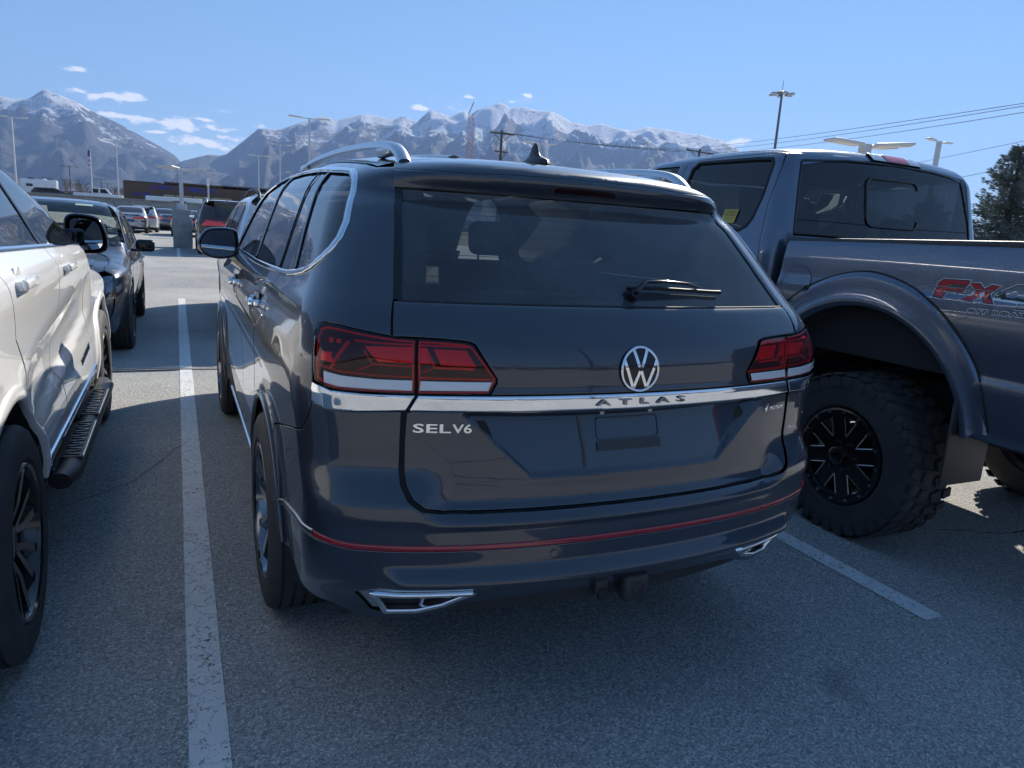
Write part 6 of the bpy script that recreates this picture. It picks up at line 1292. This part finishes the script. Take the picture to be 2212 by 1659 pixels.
def mount(name,tbl,r0,r1,az0_,az1,na,nr,seed,foot):
    az=np.linspace(az0_,az1,na); u=np.linspace(0,1.25,nr); A_,U=np.meshgrid(az,u,indexing='ij'); A_=A_.ravel();U=U.ravel()
    el=interp(tbl,A_); r=r0+(r1-r0)*U; X=r*np.sin(np.radians(A_)); Y=r*np.cos(np.radians(A_))
    crest=r1*np.tan(np.radians(el)); k=1/430.
    nz=fbm(X*k,Y*k,0*X,6,True,seed)-.55; sp=fbm(A_*.42,U*1.1,0*X,3,True,seed+9)-.5
    prof=np.where(U<1,foot*U+(1-foot)*U**1.9,1-(U-1)*1.6)
    w=np.clip(np.sin(np.pi*np.clip(U,0,1)),0,1)**.8
    Z=crest*prof+w*crest*(.13*nz+.08*sp)+(U>.93)*0
    cr=np.clip(1-np.abs(U-1)/.08,0,1); Z+=cr*crest*.010*(nz)
    # nothing in front may rise over the crest line
    lim=r*np.tan(np.radians(el))*(.995); Z=np.where(U<1,np.minimum(Z,lim*(1-.02*(1-U))),Z); Z=np.maximum(Z,-5)
    V=np.stack([X-1.245,Y-1.713,Z+1.5],1); F=[(i*nr+j,(i+1)*nr+j,(i+1)*nr+j+1,i*nr+j+1) for i in range(na-1) for j in range(nr-1)]
    o=mk(name,V,F,MOUNT,smooth=True); return o
def mmat():
    m=bpy.data.materials.new('mountain_rock_and_snow'); m.use_nodes=True; t=m.node_tree; b=t.nodes['Principled BSDF']; L=t.links.new
    g=nd(t,'ShaderNodeNewGeometry'); P=g.outputs['Position']; sp=nd(t,'ShaderNodeSeparateXYZ'); L(P,sp.inputs[0]); sn=nd(t,'ShaderNodeSeparateXYZ'); L(g.outputs['Normal'],sn.inputs[0])
    n=nd(t,'ShaderNodeTexNoise',Scale=.004,Detail=14,Roughness=.68); L(P,n.inputs['Vector']); n2=nd(t,'ShaderNodeTexNoise',Scale=.028,Detail=12,Roughness=.75); L(P,n2.inputs['Vector'])
    r=nd(t,'ShaderNodeValToRGB'); e=r.color_ramp.elements; e[0].position=.32; e[0].color=(.022,.034,.032,1); e[1].position=.68; e[1].color=(.13,.10,.082,1); x=e.new(.5); x.color=(.075,.068,.055,1); L(n.outputs[0],r.inputs[0])
    # forest specks
    r2=nd(t,'ShaderNodeValToRGB'); r2.color_ramp.elements[0].position=.42; r2.color_ramp.elements[0].color=(.35,.42,.36,1); r2.color_ramp.elements[1].position=.56; r2.color_ramp.elements[1].color=(1,1,1,1); L(n2.outputs[0],r2.inputs[0])
    mm=nd(t,'ShaderNodeMixRGB',blend_type='MULTIPLY'); mm.inputs[0].default_value=1; L(r.outputs[0],mm.inputs[1]); L(r2.outputs[0],mm.inputs[2])
    # snow: height + broken noise
    h=nd(t,'ShaderNodeMapRange'); h.inputs[1].default_value=180; h.inputs[2].default_value=760; h.inputs[3].default_value=-.20; h.inputs[4].default_value=.30; L(sp.outputs[2],h.inputs[0])
    a=nd(t,'ShaderNodeMath',operation='ADD'); L(n.outputs[0],a.inputs[0]); L(h.outputs[0],a.inputs[1]); n3=nd(t,'ShaderNodeMath',operation='MULTIPLY'); L(n2.outputs[0],n3.inputs[0]); n3.inputs[1].default_value=.9
    a2=nd(t,'ShaderNodeMath',operation='ADD'); L(a.outputs[0],a2.inputs[0]); L(n3.outputs[0],a2.inputs[1]); nzm=nd(t,'ShaderNodeMath',operation='MULTIPLY_ADD'); L(sn.outputs[2],nzm.inputs[0]); nzm.inputs[1].default_value=.30; nzm.inputs[2].default_value=-.22
    a3=nd(t,'ShaderNodeMath',operation='ADD'); L(a2.outputs[0],a3.inputs[0]); L(nzm.outputs[0],a3.inputs[1])
    s=nd(t,'ShaderNodeValToRGB'); s.color_ramp.elements[0].position=.0; s.color_ramp.elements[1].position=1; 
    mr=nd(t,'ShaderNodeMapRange'); mr.inputs[1].default_value=1.06; mr.inputs[2].default_value=1.15; L(a3.outputs[0],mr.inputs[0])
    mx=nd(t,'ShaderNodeMixRGB'); mx.inputs[2].default_value=(.75,.77,.80,1); L(mr.outputs[0],mx.inputs[0]); L(mm.outputs[0],mx.inputs[1]); L(mx.outputs[0],b.inputs['Base Color']); b.inputs['Roughness'].default_value=.9
    bu=nd(t,'ShaderNodeBump',Strength=1,Distance=45); ad=nd(t,'ShaderNodeMath',operation='ADD'); L(n.outputs[0],ad.inputs[0]); L(n3.outputs[0],ad.inputs[1]); L(ad.outputs[0],bu.inputs['Height']); L(bu.outputs[0],b.inputs['Normal'])
    return m
MOUNT=mmat()
tag(mount('mountains',RA,3300,5900,-100,5,380,90,3.1,.55),kind='structure')
tag(mount('mountains',RB,2600,5200,-5.5,95,600,100,11.7,.50),kind='structure')
# low range far behind the camera, mirrored in paint and glass
tag(mount('mountains',[(100,1.0),(130,2.2),(160,2.8),(190,2.0),(220,3.0),(260,2.4),(290,1.6)],3000,5200,100,290,120,24,21.,.5),kind='structure')
def pt(az,el,d): a,e=R(az),R(el); return (-1.245+d*math.sin(a),-1.713+d*math.cos(a),1.5+d*math.tan(e))
# ---------------------------------------------------------------- trees
def spruce(x,y,h,label,seed=1):
    r=empty('spruce_tree',label,'tree',(x,y,0)); rr=random.Random(seed); MB().tube([(0,0,0),(0,0,h*.97)],[.26,.03],8).build('trunk',WOOD,r)
    V=[];F=[]
    def needle(p,d,ln,w_):
        s=d.cross(Vector((rr.uniform(-1,1),rr.uniform(-1,1),rr.uniform(-1,1)))).normalized()*w_; k=len(V); V.extend([tuple(p-s),tuple(p+s),tuple(p+d*ln)]); F.append((k,k+1,k+2))
    z=.4
    while z<h*.98:
        t=z/h; R0=(1-t)**.85*2.6*rr.uniform(.85,1.1)+.12; nb=rr.randint(6,9)
        for k in range(nb):
            a=rr.uniform(0,2*PI); ln=R0*rr.uniform(.75,1.1); n=max(4,int(ln/.13))
            for i in range(n):
                u=(i+1)/n; p=Vector((math.cos(a)*ln*u,math.sin(a)*ln*u,z-.25*ln*u+.42*ln*u*u)); sd_=.34*ln*(1-u*.75)*(.4+u)
                for q in range(10):
                    side=Vector((-math.sin(a),math.cos(a),0))*rr.uniform(-1,1)*sd_; pp=p+side+Vector((0,0,rr.uniform(-.10,.05)-abs(side.length)*.12)); out=(Vector((math.cos(a),math.sin(a),.25))+side.normalized()*.8 if side.length>0 else Vector((math.cos(a),math.sin(a),.2)))
                    for _ in range(3): needle(pp+Vector((rr.uniform(-.05,.05),rr.uniform(-.05,.05),rr.uniform(-.04,.04))),(out+Vector((rr.uniform(-.6,.6),rr.uniform(-.6,.6),rr.uniform(-.3,.6)))).normalized(),rr.uniform(.08,.16),.018)
        z+=.17+.05*(1-t)
    mk('crown',V,F,SPR,r); return r
SPR=mat('blue_spruce_needles',(.13,.155,.13),rough=.7,c2=(.22,.25,.21),nscale=2.5)
spruce(26.6,15.6,5.6,'blue spruce with feathery tip right of the pickup cab',2)
spruce(28.9,14.6,6.1,'second blue spruce at the right edge of the photo',5)
spruce(24.9,17.5,3.6,'low spruce tight behind the pickup rear window',8)
def bare(x,y,h,label,seed,z0=1.6,group='leafless trees beyond the upper lot'):
    r=empty('bare_tree',label,'tree',(x,y,z0),0,group); rr=random.Random(seed); m=MB(); tw=MB()
    def br(p,d,l,rad,dep):
        q=p+d*l; (m if dep<2 else tw).tube([p,q],[rad,rad*.65],5 if dep<2 else 3,cap=False)
        if dep<4:
            for k in range(3 if dep<3 else 4): nd_=(d+Vector((rr.uniform(-1,1),rr.uniform(-1,1),rr.uniform(-.2,.7)))*.62).normalized(); br(p+d*l*rr.uniform(.6,1),nd_,l*rr.uniform(.55,.75),rad*.6,dep+1)
    br(Vector((0,0,0)),Vector((0,0,1)),h*.34,h*.022,0); m.build('trunk',WOOD,r); tw.build('crown',TWIG,r,smooth=False); return r
TWIG=mat('bare_twigs',(.16,.12,.085),rough=1)
rr=random.Random(4)
desc=['left of the trailer','behind the trailer roof','right of the trailer','beside the far utility pole','left of the flagpole','right of the flagpole','just left of the brown building','at the building corner']
protos=[bare(-64+rr.uniform(-2,2),330,13,'leafless tree beyond the upper lot, leftmost of the brown tree line',11)]
for k in range(22):
    x=-60+k*2.3+rr.uniform(-.8,.8); y=rr.uniform(270,360); c=copytree(protos[0],loc=(x,y,1.6),rz=rr.uniform(0,6)); s=rr.uniform(.55,1.0); c.scale=(s,s,s*rr.uniform(.8,1.1)); c['label']='leafless brown tree in the hazy line beyond the upper lot'
protos[0]['label']='leafless brown tree in the hazy line beyond the upper lot'
scrub=MB()
for k in range(900):
    x=rr.uniform(-110,40); y=rr.uniform(300,420); s=rr.uniform(1.2,4.0); scrub.add([(x+s*rr.uniform(-1,1),y+s*rr.uniform(-1,1),1.6+s*rr.uniform(0,1.2)) for _ in range(9)],[(0,1,2),(3,4,5),(6,7,8),(0,4,8)])
tag(scrub.build('scrub',TWIG,smooth=False),kind='stuff')
# far side of the lot behind the camera: tree belt mirrored in the tailgate
rr=random.Random(9)
for k in range(26):
    x=-60+k*4.6+rr.uniform(-1,1); y=-52+rr.uniform(-4,4); c=copytree(protos[0],loc=(x,y,0),rz=rr.uniform(0,6)); s=rr.uniform(.45,.8); c.scale=(s,)*3; c['label']='leafless tree in the belt behind the camera'; c['group']='leafless trees behind the camera'
bb=MB()
for k in range(700):
    x=rr.uniform(-70,70); y=rr.uniform(-60,-50); s=rr.uniform(.6,1.7); bb.add([(x+s*rr.uniform(-1,1),y+s*rr.uniform(-1,1),s*rr.uniform(0,1.6)) for _ in range(9)],[(0,1,2),(3,4,5),(6,7,8),(0,4,8)])
tag(bb.build('undergrowth',TWIG,smooth=False),kind='stuff')
for k,(x,pt_,bd) in enumerate(((-12.5,GREYS,'suv'),(-9.4,WHITE,'sed'),(-3.4,BLACK,'suv'),(2.4,SILVER,'sed'),(5.6,BLUEG,'suv'),(11.6,BLACK,'sed'),(14.6,WHITE2,'suv'))):
    gcar('parked_car',gS if bd=='suv' else gD,pt_,'parked car behind the camera, seen only mirrored in the tailgate','car',(x,-24.5,0),0 if k%2 else PI,group='cars parked behind the camera',body=bd,detail=0)

# ---------------------------------------------------------------- air
hz=MB().box((0,0,600),(16400,16400,1202)).build('haze',MOUNT,smooth=False); tag(hz,kind='stuff')
hm=bpy.data.materials.new('haze'); hm.use_nodes=True; t=hm.node_tree; t.nodes.remove(t.nodes['Principled BSDF']); pv=t.nodes.new('ShaderNodeVolumePrincipled'); pv.inputs['Color'].default_value=(.34,.54,1,1); pv.inputs['Density'].default_value=1.1e-4; pv.inputs['Anisotropy'].default_value=.2
t.links.new(pv.outputs[0],t.nodes['Material Output'].inputs['Volume']); hz.data.materials.clear(); hz.data.materials.append(hm)
